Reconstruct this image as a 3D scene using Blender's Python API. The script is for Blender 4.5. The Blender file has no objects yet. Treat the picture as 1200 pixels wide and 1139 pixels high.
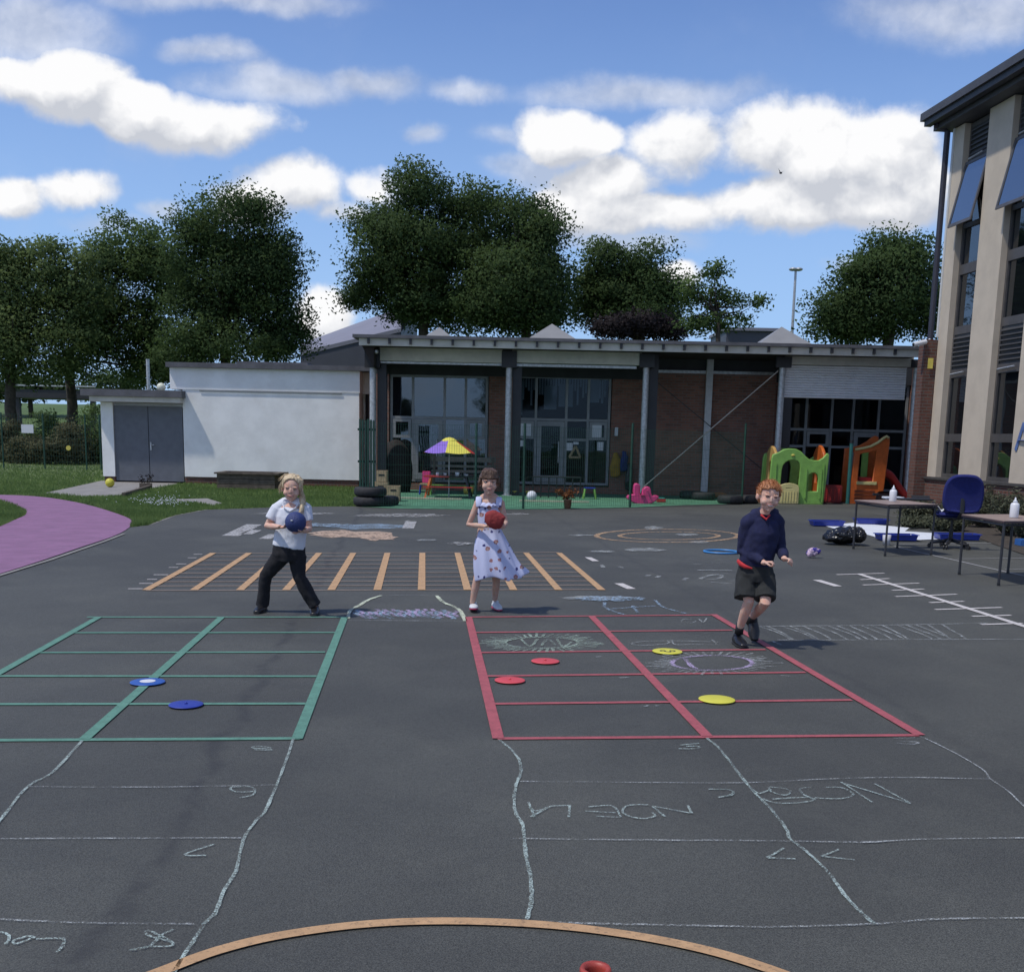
import bpy, bmesh, math, random
from mathutils import Vector, Matrix, noise
from mathutils.bvhtree import BVHTree
R = math.radians
rnd = random.Random(7)
S = bpy.context.scene
COL = S.collection
V = Vector
# ---------------------------------------------------------------- camera
CAMH = 1.56
F, CX, CY = 1300.0, 600.0, 736.0
TH = math.atan(224/1300.0); PH = 0.0215
u0 = V((0, math.sin(TH), math.cos(TH))); FW = V((0, math.cos(TH), -math.sin(TH)))
RT = V((1,0,0))*math.cos(PH) + u0*math.sin(PH)
UP = u0*math.cos(PH) - V((1,0,0))*math.sin(PH)
CAM = V((0,0,CAMH))
def ray(px, py): return (FW*F + RT*(px-CX) + UP*(CY-py))
def G(px, py, z=0.0):
    d = ray(px, py); return CAM + d*((z-CAMH)/d.z)
def P(px, py, Y):
    d = ray(px, py); return CAM + d*(Y/d.y)
def Pl(px, py, o, n):
    d = ray(px, py); return CAM + d*((o-CAM).dot(n)/d.dot(n))
cd = bpy.data.cameras.new('camera'); cam = bpy.data.objects.new('camera', cd); COL.objects.link(cam)
m = Matrix((RT, UP, -FW)).transposed().to_4x4(); m.translation = CAM; cam.matrix_world = m
cd.sensor_fit = 'HORIZONTAL'; cd.sensor_width = 36; cd.lens = F/1200*36
cd.shift_y = (CY-569.5)/1200; cd.clip_end = 3000; cd.clip_start = 0.05
S.camera = cam
# ---------------------------------------------------------------- materials
class NT:
    def __init__(s, tree): s.t = tree
    def n(s, typ, **kw):
        nd = s.t.nodes.new(typ)
        for k, v in kw.items():
            if k.startswith('i_'):
                key = k[2:]; key = int(key) if key.isdigit() else key.replace('_', ' ')
                if hasattr(v, 'links') and hasattr(v, 'node'): s.t.links.new(v, nd.inputs[key])
                else: nd.inputs[key].default_value = v
            else: setattr(nd, k, v)
        return nd
    def l(s, a, b): s.t.links.new(a, b)
    def math(s, op, a, b=None, clamp=False, c=None):
        nd = s.t.nodes.new('ShaderNodeMath'); nd.operation = op; nd.use_clamp = clamp
        for i, v in enumerate((a, b, c)):
            if v is None: continue
            if isinstance(v, (int, float)): nd.inputs[i].default_value = v
            else: s.t.links.new(v, nd.inputs[i])
        return nd.outputs[0]
    def mix(s, f, a, b, blend='MIX'):
        nd = s.t.nodes.new('ShaderNodeMix'); nd.data_type = 'RGBA'; nd.blend_type = blend
        for i, v in ((0, f), (6, a), (7, b)):
            if isinstance(v, (int, float)): nd.inputs[i].default_value = v
            elif isinstance(v, tuple): nd.inputs[i].default_value = (*v[:3], 1)
            else: s.t.links.new(v, nd.inputs[i])
        return nd.outputs[2]
    def noise(s, scale, detail=4, vec=None, rough=.6):
        nd = s.t.nodes.new('ShaderNodeTexNoise'); nd.inputs['Scale'].default_value = scale
        nd.inputs['Detail'].default_value = detail; nd.inputs['Roughness'].default_value = rough
        if vec is not None: s.t.links.new(vec, nd.inputs['Vector'])
        return nd.outputs[0]
    def ramp(s, f, a, b):
        nd = s.t.nodes.new('ShaderNodeMapRange'); nd.inputs[1].default_value = a; nd.inputs[2].default_value = b
        nd.interpolation_type = 'SMOOTHSTEP'; s.t.links.new(f, nd.inputs[0]); return nd.outputs[0]
MATS = {}
def newmat(name):
    m = bpy.data.materials.new(name); m.use_nodes = True; t = NT(m.node_tree)
    b = m.node_tree.nodes['Principled BSDF']; return m, t, b
def mat(name, c, rough=.6, var=.15, scale=8, bump=0., bscale=60, metal=0., c2=None, spec=.5, wear=None):
    if name in MATS: return MATS[name]
    m, t, b = newmat(name)
    pos = t.n('ShaderNodeNewGeometry').outputs['Position']
    n1 = t.noise(scale, 5, pos)
    f = t.ramp(n1, .3, .7)
    ca = tuple(x*(1-var) for x in c); cb = c2 or tuple(min(1, x*(1+var)) for x in c)
    col = t.mix(f, ca, cb)
    if wear:
        f2 = t.ramp(t.noise(wear[1], 6, pos, .7), .52, .66)
        col = t.mix(t.math('MULTIPLY', f2, wear[2]), col, wear[0])
    t.l(col, b.inputs['Base Color'])
    b.inputs['Roughness'].default_value = rough; b.inputs['Metallic'].default_value = metal
    b.inputs['Specular IOR Level'].default_value = spec
    if bump:
        bn = t.n('ShaderNodeBump', i_Strength=bump, i_Distance=.02); t.l(t.noise(bscale, 4, pos), bn.inputs['Height'])
        t.l(bn.outputs[0], b.inputs['Normal'])
    MATS[name] = m; return m
def asphalt():
    m, t, b = newmat('asphalt')
    pos = t.n('ShaderNodeNewGeometry').outputs['Position']
    fine = t.noise(190, 3, pos, .75); mid = t.noise(38, 4, pos); big = t.noise(.35, 5, pos); pat = t.noise(1.7, 4, pos)
    vo = t.n('ShaderNodeTexVoronoi', i_Scale=120.); t.l(pos, vo.inputs['Vector'])
    col = t.mix(t.ramp(fine, .3, .7), (.021,.022,.0195), (.086,.088,.078))
    col = t.mix(t.ramp(big, .40, .60), col, t.mix(1, col, (1.32,1.32,1.30), 'MULTIPLY'))
    col = t.mix(t.math('MULTIPLY', t.ramp(pat, .45, .7), .35), col, t.mix(1, col, (1.4,1.38,1.32), 'MULTIPLY'))
    col = t.mix(t.math('MULTIPLY', t.ramp(mid, .55, .75), .35), col, (.033,.033,.034))
    st = t.ramp(vo.outputs['Distance'], .16, .08); rr = t.ramp(t.noise(23, 1, pos), .5, .6)
    col = t.mix(t.math('MULTIPLY', t.math('MULTIPLY', st, rr), .75), col, (.24,.235,.23))
    # dark seam: a line on the ground with a ragged edge
    for (a, c, w, k) in SEAMS:
        d = (c-a); L = d.length; d.normalize(); nn = V((-d.y, d.x, 0))
        dot = t.n('ShaderNodeVectorMath', operation='DOT_PRODUCT'); sub = t.n('ShaderNodeVectorMath', operation='SUBTRACT')
        wob = t.math('MULTIPLY', t.math('SUBTRACT', t.noise(1.2, 3, pos), .5), .35)
        t.l(pos, sub.inputs[0]); sub.inputs[1].default_value = a; t.l(sub.outputs[0], dot.inputs[0]); dot.inputs[1].default_value = nn
        dd = t.math('ABSOLUTE', t.math('ADD', dot.outputs['Value'], wob))
        f = t.math('MULTIPLY', t.ramp(dd, w, 0.0), t.math('MULTIPLY', t.ramp(t.noise(5, 5, pos, .7), .3, .6), k))
        col = t.mix(f, col, (.024,.024,.025))
    t.l(col, b.inputs['Base Color'])
    t.l(t.math('ADD', t.math('MULTIPLY', mid, .25), .58), b.inputs['Roughness'])
    b.inputs['Specular IOR Level'].default_value = .5
    bn = t.n('ShaderNodeBump', i_Strength=.55, i_Distance=.006); t.l(fine, bn.inputs['Height'])
    t.l(bn.outputs[0], b.inputs['Normal']); return m
SEAMS = [(G(385,660), G(100,1139), .075, .6), (G(640,600), G(930,760), .08, .3), (G(60,640), G(700,600), .10, .25)]
def brick(name, c1, c2, mortar, sc=1.0):
    m, t, b = newmat(name)
    pos = t.n('ShaderNodeNewGeometry').outputs['Position']
    sp = t.n('ShaderNodeSeparateXYZ'); t.l(pos, sp.inputs[0])
    cb = t.n('ShaderNodeCombineXYZ'); t.l(t.math('ADD', sp.outputs[0], sp.outputs[1]), cb.inputs[0]); t.l(sp.outputs[2], cb.inputs[1])
    br = t.n('ShaderNodeTexBrick', i_Color1=(*c1,1), i_Color2=(*c2,1), i_Mortar=(*mortar,1), i_Scale=1.0)
    br.inputs['Brick Width'].default_value = .225*sc; br.inputs['Row Height'].default_value = .075*sc
    br.inputs['Mortar Size'].default_value = .009*sc; br.inputs['Bias'].default_value = -.1
    t.l(cb.outputs[0], br.inputs['Vector'])
    col = t.mix(t.math('MULTIPLY', t.ramp(t.noise(1.5, 6, pos, .7), .4, .7), .5), br.outputs[0], t.mix(1, br.outputs[0], (.5,.5,.52), 'MULTIPLY'))
    t.l(col, b.inputs['Base Color']); b.inputs['Roughness'].default_value = .85
    bn = t.n('ShaderNodeBump', i_Strength=.6, i_Distance=.01, invert=True); t.l(br.outputs['Fac'], bn.inputs['Height']); t.l(bn.outputs[0], b.inputs['Normal'])
    return m
def glass(name, tint=(.02,.025,.03), refl=.22, see=.35):
    m, t, b = newmat(name); t.t.nodes.remove(b)
    out = [n for n in t.t.nodes if n.type == 'OUTPUT_MATERIAL'][0]
    gl = t.n('ShaderNodeBsdfGlossy', i_Color=(.85,.9,.95,1), i_Roughness=.02)
    tr = t.n('ShaderNodeBsdfTransparent', i_Color=(.6,.65,.68,1)); df = t.n('ShaderNodeBsdfDiffuse', i_Color=(*tint,1))
    m1 = t.n('ShaderNodeMixShader', i_Fac=see); t.l(df.outputs[0], m1.inputs[1]); t.l(tr.outputs[0], m1.inputs[2])
    fr = t.n('ShaderNodeFresnel', i_IOR=1.5)
    pos = t.n('ShaderNodeNewGeometry').outputs['Position']
    bn = t.n('ShaderNodeBump', i_Strength=.08, i_Distance=.05); t.l(t.noise(.9, 2, pos), bn.inputs['Height']); t.l(bn.outputs[0], gl.inputs['Normal'])
    m2 = t.n('ShaderNodeMixShader'); t.l(t.math('ADD', fr.outputs[0], refl, True), m2.inputs[0]); t.l(m1.outputs[0], m2.inputs[1]); t.l(gl.outputs[0], m2.inputs[2])
    t.l(m2.outputs[0], out.inputs[0]); return m
def chalk(name, c, cover=.5, sc=140):
    m, t, b = newmat(name)
    out = [n for n in t.t.nodes if n.type == 'OUTPUT_MATERIAL'][0]
    pos = t.n('ShaderNodeNewGeometry').outputs['Position']
    b.inputs['Base Color'].default_value = (*c, 1); b.inputs['Roughness'].default_value = .95
    tr = t.n('ShaderNodeBsdfTransparent'); mx = t.n('ShaderNodeMixShader')
    n = t.math('ADD', t.math('MULTIPLY', t.noise(sc, 4, pos, .7), .68), t.math('MULTIPLY', t.noise(5, 4, pos), .32))
    f = t.ramp(n, .62-cover*.32, .82-cover*.32)
    t.l(f, mx.inputs[0]); t.l(tr.outputs[0], mx.inputs[1]); t.l(b.outputs[0], mx.inputs[2]); t.l(mx.outputs[0], out.inputs[0]); return m
def leafmat(name, a, c, trans=.3, sc=.5):
    m, t, b = newmat(name)
    out = [n for n in t.t.nodes if n.type == 'OUTPUT_MATERIAL'][0]
    g = t.n('ShaderNodeNewGeometry'); pos = g.outputs['Position']
    f = t.math('ADD', t.math('MULTIPLY', t.ramp(t.noise(sc, 3, pos), .35, .65), .6), t.math('MULTIPLY', g.outputs['Random Per Island'], .4))
    col = t.mix(f, a, c); t.l(col, b.inputs['Base Color']); b.inputs['Roughness'].default_value = .7; b.inputs['Specular IOR Level'].default_value = .12
    tl = t.n('ShaderNodeBsdfTranslucent'); t.l(t.mix(.5, col, tuple(min(1,x*1.9) for x in c)), tl.inputs[0])
    mx = t.n('ShaderNodeMixShader', i_Fac=trans); t.l(b.outputs[0], mx.inputs[1]); t.l(tl.outputs[0], mx.inputs[2]); t.l(mx.outputs[0], out.inputs[0]); return m
def skin_mat(name, c):
    m, t, b = newmat(name); pos = t.n('ShaderNodeNewGeometry').outputs['Position']
    col = t.mix(t.ramp(t.noise(26, 4, pos), .35, .7), c, (c[0]*1.04, c[1]*.86, c[2]*.82)); t.l(col, b.inputs['Base Color'])
    b.inputs['Roughness'].default_value = .65; b.inputs['Specular IOR Level'].default_value = .2; b.inputs['Subsurface Weight'].default_value = .2; b.inputs['Subsurface Radius'].default_value = (.02,.008,.004)
    b.inputs['Subsurface Scale'].default_value = .3; return m
# ---------------------------------------------------------------- objects
def wl(o):
    p = V((0,0,0))
    while o is not None: p += o.location; o = o.parent
    return p
def tag(o, label=None, cat=None, group=None, kind=None):
    if label: o['label'] = label
    if cat: o['category'] = cat
    if group: o['group'] = group
    if kind: o['kind'] = kind
    return o
def thing(name, label, cat, loc, group=None):
    o = bpy.data.objects.new(name, None); COL.objects.link(o); o.location = loc; o.empty_display_size = .2
    return tag(o, label, cat, group)
def link(name, me, m, parent=None, smooth=False, label=None, recenter=True):
    o = bpy.data.objects.new(name, me); COL.objects.link(o)
    if m and not me.materials: me.materials.append(m)
    if parent is not None:
        o.parent = parent; off = wl(parent)
    else:
        n = len(me.vertices); co = [v.co for v in me.vertices]
        off = V(((min(c.x for c in co)+max(c.x for c in co))/2, (min(c.y for c in co)+max(c.y for c in co))/2, min(c.z for c in co))) if n and recenter else V((0,0,0))
        o.location = off
    if off.length: me.transform(Matrix.Translation(-off))
    if smooth: me.polygons.foreach_set('use_smooth', [True]*len(me.polygons))
    if label: o['label'] = label
    return o
class MB:
    def __init__(s): s.v = []; s.f = []
    def add(s, vs, fs):
        k = len(s.v); s.v += [tuple(x) for x in vs]; s.f += [tuple(i+k for i in f) for f in fs]; return s
    def box(s, a, b, bev=0, M=None):
        a = V(a); b = V(b); lo = V((min(a.x,b.x),min(a.y,b.y),min(a.z,b.z))); hi = V((max(a.x,b.x),max(a.y,b.y),max(a.z,b.z)))
        bm = bmesh.new(); bmesh.ops.create_cube(bm, size=1)
        for v in bm.verts: v.co = V((lo.x+(v.co.x+.5)*(hi.x-lo.x), lo.y+(v.co.y+.5)*(hi.y-lo.y), lo.z+(v.co.z+.5)*(hi.z-lo.z)))
        if bev: bmesh.ops.bevel(bm, geom=bm.edges[:], offset=bev, segments=2, affect='EDGES')
        s.bm(bm, M); return s
    def bm(s, bm, M=None):
        bm.verts.ensure_lookup_table(); vs = [(M @ v.co if M else v.co) for v in bm.verts]
        for i, v in enumerate(bm.verts): v.index = i
        s.add(vs, [[v.index for v in f.verts] for f in bm.faces]); bm.free()
    def obox(s, o, ax, ay, az):   # oriented box from corner
        o, ax, ay, az = V(o), V(ax), V(ay), V(az)
        vs = [o, o+ax, o+ax+ay, o+ay]; vs += [v+az for v in vs]
        f = [(3,2,1,0),(4,5,6,7),(0,1,5,4),(1,2,6,5),(2,3,7,6),(3,0,4,7)]
        if ax.cross(ay).dot(az) < 0: f = [t[::-1] for t in f]
        return s.add(vs, f)
    def tube(s, pts, rad, n=10, cap=True, side=None, round_=False):
        pts = [V(p) for p in pts]
        if not isinstance(rad, (list,)): rad = [rad]*len(pts)
        rad = [(r, r) if not isinstance(r, tuple) else r for r in rad]
        if round_:
            d0 = (pts[0]-pts[1]).normalized(); d1 = (pts[-1]-pts[-2]).normalized(); r0 = rad[0]; r1 = rad[-1]
            h0 = min(r0); h1 = min(r1); P0 = []; R0 = []; P1 = []; R1 = []
            for a in (80, 55, 28):
                P0.append(pts[0]+d0*h0*math.sin(R(a))); R0.append((r0[0]*math.cos(R(a)), r0[1]*math.cos(R(a))))
            for a in (28, 55, 80):
                P1.append(pts[-1]+d1*h1*math.sin(R(a))); R1.append((r1[0]*math.cos(R(a)), r1[1]*math.cos(R(a))))
            pts = P0+pts+P1; rad = R0+rad+R1
        k = len(pts); vs = []; prev = None
        for i, p in enumerate(pts):
            t = (pts[min(i+1,k-1)]-pts[max(i-1,0)]).normalized()
            if prev is None:
                a = V(side) if side else (V((1,0,0)) if abs(t.x) < .9 else V((0,1,0)))
            else: a = prev
            a = (a - t*a.dot(t)).normalized(); b = t.cross(a); prev = a
            for j in range(n):
                w = 2*math.pi*j/n; vs.append(p + a*math.cos(w)*rad[i][0] + b*math.sin(w)*rad[i][1])
        fs = [(i*n+j, i*n+(j+1)%n, (i+1)*n+(j+1)%n, (i+1)*n+j) for i in range(k-1) for j in range(n)]
        if cap: fs += [tuple(range(n))[::-1], tuple((k-1)*n+j for j in range(n))]
        return s.add(vs, fs)
    def lathe(s, c, prof, n=24):   # prof = [(r, z)...]
        c = V(c); vs = []
        for r, z in prof:
            for j in range(n): a = 2*math.pi*j/n; vs.append((c.x+r*math.cos(a), c.y+r*math.sin(a), c.z+z))
        fs = [(i*n+j, i*n+(j+1)%n, (i+1)*n+(j+1)%n, (i+1)*n+j) for i in range(len(prof)-1) for j in range(n)]
        if prof[0][0] > 1e-4: fs.append(tuple(range(n))[::-1])
        if prof[-1][0] > 1e-4: fs.append(tuple((len(prof)-1)*n+j for j in range(n)))
        return s.add(vs, fs)
    def ell(s, c, r, n=16, M=None):
        bm = bmesh.new(); bmesh.ops.create_uvsphere(bm, u_segments=n, v_segments=max(6, n//2+2), radius=1)
        c = V(c)
        for v in bm.verts:
            q = V((v.co.x*r[0], v.co.y*r[1], v.co.z*r[2])); v.co = c + (M @ q if M else q)
        s.bm(bm); return s
    def prism(s, poly, z0, z1):
        n = len(poly); vs = [(p[0], p[1], z0) for p in poly]+[(p[0], p[1], z1) for p in poly]
        A = sum(poly[i][0]*poly[(i+1)%n][1]-poly[(i+1)%n][0]*poly[i][1] for i in range(n))
        fs = [tuple(range(n))[::-1], tuple(range(n, 2*n))]+[(i, (i+1)%n, n+(i+1)%n, n+i) for i in range(n)]
        if A < 0: fs = [f[::-1] for f in fs]
        return s.add(vs, fs)
    def mesh(s, name):
        me = bpy.data.meshes.new(name); me.from_pydata(s.v, [], s.f); me.update(); return me
    def build(s, name, m, parent=None, smooth=False, label=None):
        return link(name, s.mesh(name), m, parent, smooth, label)
def pb(mb, x0, y0, x1, y1, Y, d=.05, bev=0):   # box facing the yard: spans a rectangle seen at depth Y
    xm, ym = (x0+x1)/2, (y0+y1)/2
    return mb.box((P(x0,ym,Y).x, Y, P(xm,y1,Y).z), (P(x1,ym,Y).x, Y+d, P(xm,y0,Y).z), bev)
def baked(ob, mods):
    for t, kw in mods:
        md = ob.modifiers.new(t, t)
        for k, v in kw.items(): setattr(md, k, v)
    dg = bpy.context.evaluated_depsgraph_get(); dg.update()
    me = bpy.data.meshes.new_from_object(ob.evaluated_get(dg)); old = ob.data
    bpy.data.objects.remove(ob); return me
def blob(mb, voxel, smooth=3, fac=.5, rough=0, rs=20, name='b'):
    ob = bpy.data.objects.new('tmp', mb.mesh(name)); COL.objects.link(ob)
    me = baked(ob, [('REMESH', dict(mode='VOXEL', voxel_size=voxel, use_smooth_shade=True)), ('SMOOTH', dict(factor=fac, iterations=smooth))])
    if rough:
        nm = [v.normal.copy() for v in me.vertices]
        for v, n in zip(me.vertices, nm):
            q = v.co*rs; v.co += n*rough*(noise.noise(V((q.x, q.y, q.z*.6)))+.5*noise.noise(q*2.3))
    me.materials.clear(); me.name = name; return me
def plate(outlines, thick, bev=.012):   # 2-D outlines (first = outer, rest = holes) in local x,z ; thickness along y ; returns mesh
    cu = bpy.data.curves.new('c', 'CURVE'); cu.dimensions = '2D'; cu.fill_mode = 'BOTH'; cu.extrude = thick/2-bev; cu.bevel_depth = bev; cu.bevel_resolution = 2
    for o in outlines:
        sp = cu.splines.new('POLY'); sp.points.add(len(o)-1); sp.use_cyclic_u = True
        for i, p in enumerate(o): sp.points[i].co = (p[0], p[1], 0, 1)
    ob = bpy.data.objects.new('tmp', cu); COL.objects.link(ob)
    me = baked(ob, []); me.transform(Matrix.Rotation(R(90), 4, 'X')); me.materials.clear(); return me
def cr(pts, k=6, closed=False):    # Catmull-Rom through points
    pts = [V(p) for p in pts]; n = len(pts); out = []
    rng = range(n if closed else n-1)
    for i in rng:
        g = (lambda j: pts[j % n]) if closed else (lambda j: pts[max(0, min(n-1, j))])
        a, b, c, d = g(i-1), g(i), g(i+1), g(i+2)
        for q in range(k):
            t = q/k; out.append(.5*((2*b)+(c-a)*t+(2*a-5*b+4*c-d)*t*t+(3*b-a-3*c+d)*t**3))
    if not closed: out.append(pts[-1])
    return out
def ribbon(mb, pts, w, z, jit=0):
    pts = [V((p[0], p[1], z)) for p in pts]; k = len(pts); L = []; Rr = []
    for i, p in enumerate(pts):
        t = pts[min(i+1,k-1)]-pts[max(i-1,0)]
        if t.length < 1e-6: t = V((1,0,0))
        t.normalize(); nn = V((-t.y, t.x, 0)); ww = w/2*(1+jit*rnd.uniform(-1,1))
        L.append(p+nn*ww); Rr.append(p-nn*ww)
    mb.add(L+Rr, [(i, k+i, k+i+1, i+1) for i in range(k-1)]); return mb
def dup(root, d, label=None, rotz=0):
    c = root.copy(); COL.objects.link(c); c.location = root.location + V(d); c.rotation_euler.z += rotz
    if label: c['label'] = label
    def rec(o, c):
        for ch in list(o.children):
            q = ch.copy(); COL.objects.link(q); q.parent = c; rec(ch, q)
    rec(root, c); return c
# ---------------------------------------------------------------- light and sky
SUN = V((-.42, -.21, .88)).normalized()
ld = bpy.data.lights.new('sun', 'SUN'); lo = bpy.data.objects.new('sun', ld); COL.objects.link(lo)
ld.energy = 2.1; ld.angle = R(2.0); ld.color = (1, .95, .87); lo.rotation_euler = SUN.to_track_quat('Z', 'Y').to_euler(); lo.location = (0,0,30)
wd = bpy.data.worlds.new('World'); S.world = wd; wd.use_nodes = True; wd.cycles.sampling_method = 'MANUAL'; wd.cycles.sample_map_resolution = 512
t = NT(wd.node_tree); bg = wd.node_tree.nodes['Background']
sky = t.n('ShaderNodeTexSky', sky_type='NISHITA', sun_disc=False, sun_elevation=math.asin(SUN.z), sun_rotation=math.atan2(SUN.x, SUN.y), altitude=50, air_density=1.0, dust_density=.6, ozone_density=2.2)
tc = t.n('ShaderNodeTexCoord').outputs['Generated']
sp = t.n('ShaderNodeSeparateXYZ'); t.l(tc, sp.inputs[0])
yy = t.math('MAXIMUM', t.math('ABSOLUTE', sp.outputs[1]), .05)
cu = t.n('ShaderNodeCombineXYZ'); t.l(t.math('DIVIDE', sp.outputs[0], yy), cu.inputs[0]); t.l(t.math('DIVIDE', sp.outputs[2], yy), cu.inputs[1])
uv = cu.outputs[0]
def warp(vec, sc, amt, det=5):
    n = t.n('ShaderNodeTexNoise'); n.inputs['Scale'].default_value = sc; n.inputs['Detail'].default_value = det; n.inputs['Roughness'].default_value = .6
    t.l(vec, n.inputs['Vector'])
    a = t.n('ShaderNodeVectorMath', operation='SUBTRACT'); t.l(n.outputs['Color'], a.inputs[0]); a.inputs[1].default_value = (.5,.5,.5)
    b = t.n('ShaderNodeVectorMath', operation='MULTIPLY'); t.l(a.outputs[0], b.inputs[0]); b.inputs[1].default_value = (amt, amt*.7, 0)
    c = t.n('ShaderNodeVectorMath', operation='ADD'); t.l(vec, c.inputs[0]); t.l(b.outputs[0], c.inputs[1]); return c.outputs[0]
uw = warp(uv, 6, .06, 6)
CL = [(665,160,62,38,1),(720,215,75,42,1),(800,172,85,55,1),(880,165,100,58,1),(950,180,105,66,1),(1030,172,85,62,.95),(1085,215,55,45,.8),(770,248,120,36,1),
      (900,240,130,42,1),(690,250,75,35,.9),(1010,235,90,36,.9),(750,108,150,24,.55),(640,205,60,30,.6),(700,160,40,26,1),
      (85,102,78,46,1),(28,98,60,34,1),(160,132,55,34,.9),(255,148,105,38,.8),(30,42,120,50,.62),(310,110,110,26,.6),(240,68,62,20,.6),(285,95,50,24,.55),(430,100,85,20,.55),(540,105,60,18,.5),(500,158,28,18,.55),
      (350,222,85,42,1),(300,238,60,30,.8),(430,222,70,32,.9),(90,232,62,28,.75),(8,235,40,24,.7),(190,244,34,14,.5),(400,250,80,25,.7),
      (800,322,34,18,.8),(383,372,40,34,.9),(992,320,32,16,.6),(1120,10,160,44,.6),(250,0,170,20,.5),(600,162,70,16,.3),(130,262,70,16,.5),(740,285,110,18,.6),(590,205,50,14,.4)]
def density(vec, lst):
    dn = None
    for (cx, cy, rx, ry, k) in lst:
        d = ray(cx, cy); c = (d.x/d.y, d.z/d.y, 0)
        a = t.n('ShaderNodeVectorMath', operation='SUBTRACT'); t.l(vec, a.inputs[0]); a.inputs[1].default_value = c
        b = t.n('ShaderNodeVectorMath', operation='MULTIPLY'); t.l(a.outputs[0], b.inputs[0]); b.inputs[1].default_value = (1300/rx, 1300/ry, 0)
        ln = t.n('ShaderNodeVectorMath', operation='LENGTH'); t.l(b.outputs[0], ln.inputs[0])
        v = t.math('MULTIPLY', t.math('SUBTRACT', 1.25, ln.outputs['Value'], True), k)
        dn = v if dn is None else t.math('SMOOTH_MAX', dn, v, c=.12)
    return dn
def shift(vec, dx, dy):
    o_ = t.n('ShaderNodeVectorMath', operation='ADD'); t.l(vec, o_.inputs[0]); o_.inputs[1].default_value = (dx, dy, 0); return o_.outputs[0]
dens = density(uw, [c for c in CL if c[4] >= .7]); densw = density(warp(uv, 5, .10, 7), [c for c in CL if c[4] < .7])
ush = shift(uw, -.008, .024); dens2 = density(ush, [c for c in CL if c[4] >= .7])
fr = t.noise(7, 9, uw, .58); frs = t.noise(7, 5, shift(uw, -.006, .012), .58)
def puffs(vec, sc):
    v_ = t.n('ShaderNodeTexVoronoi', feature='F1'); v_.inputs['Scale'].default_value = sc; t.l(vec, v_.inputs['Vector']); return t.math('SUBTRACT', .75, v_.outputs['Distance'])
uq = warp(uv, 14, .04, 5); pf = t.math('ADD', t.math('MULTIPLY', puffs(uq, 13), .65), t.math('MULTIPLY', puffs(uq, 31), .35))
back = t.math('MULTIPLY', t.ramp(t.noise(2.2, 8, uv, .6), .44, .66), t.ramp(sp.outputs[1], .05, -.1))
dd = t.math('ADD', dens, t.math('ADD', t.math('MULTIPLY', t.math('SUBTRACT', fr, .5), 2.0), t.math('MULTIPLY', t.math('SUBTRACT', pf, .38), .5)))
alpha = t.math('MULTIPLY', t.ramp(dd, .14, .58), t.ramp(dens, .0, .34))
alpw = t.math('MULTIPLY', t.math('MULTIPLY', t.ramp(t.math('ADD', densw, t.math('MULTIPLY', t.math('SUBTRACT', fr, .5), 1.1)), .02, .62), t.ramp(densw, 0., .3)), .58)
alpw = t.math('MULTIPLY', alpw, t.ramp(sp.outputs[1], 0.0, .12))
alpha = t.math('MAXIMUM', alpha, t.math('MAXIMUM', alpw, t.math('MULTIPLY', back, .9)))
alpha = t.math('MULTIPLY', alpha, t.ramp(sp.outputs[2], .0, .06))
lit = t.math('ADD', t.math('MULTIPLY', t.math('SUBTRACT', dens, dens2), 1.5), t.math('ADD', t.math('MULTIPLY', t.math('SUBTRACT', fr, frs), 6.0), t.math('ADD', t.math('MULTIPLY', t.math('SUBTRACT', pf, .38), .5), .52)), True)
ccol = t.mix(lit, (3.2,3.35,3.7), (5.35,5.35,5.4))
skc = t.mix(t.math('MULTIPLY', t.ramp(sp.outputs[2], .42, 0.0), .8), t.mix(1, sky.outputs[0], (.50,.58,.78), 'MULTIPLY'), (2.0,3.2,5.1))
t.l(t.mix(alpha, skc, ccol), bg.inputs[0]); bg.inputs[1].default_value = .13
S.view_settings.view_transform = 'Standard'; S.view_settings.look = 'None'; S.view_settings.exposure = .5; S.view_settings.gamma = 1
S.render.engine = 'CYCLES'
# ---------------------------------------------------------------- shared materials
M_asph = asphalt()
M_white = mat('white_render', (.82,.82,.80), .8, .07, 1.6, .25, 40, wear=((.62,.58,.52), 1.2, .18))
M_cream = mat('cream_render', (.52,.445,.35), .85, .06, 2.5, .3, 70)
M_panel = mat('cream_panel', (.56,.53,.46), .6, .10, 3, 0)
M_dark = mat('dark_steel', (.022,.022,.026), .5, .2, 4)
M_roof = mat('roof_felt', (.10,.10,.11), .7, .2, 3, .2)
M_gal = mat('galvanised_steel', (.46,.47,.48), .45, .2, 14, 0, metal=.5)
M_brick = brick('red_brick', (.28,.125,.09), (.18,.085,.065), (.19,.16,.14))
M_brick2 = brick('warm_brick', (.155,.062,.043), (.10,.043,.032), (.125,.11,.095))
M_glass = glass('glass', (.012,.014,.016), -.02, .9)
M_glassr = glass('reflective_glass', (.01,.012,.015), .09, .3)
M_frame = mat('grey_frame', (.23,.24,.25), .45, .1, 5)
M_bronze = mat('bronze_frame', (.075,.07,.068), .45, .15, 5)
M_black = mat('black_plastic', (.015,.015,.017), .45, .2, 10)
M_rubber = mat('rubber', (.018,.018,.02), .75, .3, 14, .3)
M_wood = mat('old_wood', (.10,.08,.06), .8, .3, 6, .4, 30)
M_tan = mat('tan_wood', (.36,.27,.16), .7, .2, 8)
M_paper = mat('paper', (.62,.64,.68), .8, .04, 3)
M_red = mat('red_plastic', (.42,.03,.025), .4, .12, 9)
M_orange = mat('orange_plastic', (.50,.11,.02), .42, .15, 6)
M_lime = mat('lime_plastic', (.20,.40,.085), .42, .12, 6)
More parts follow.
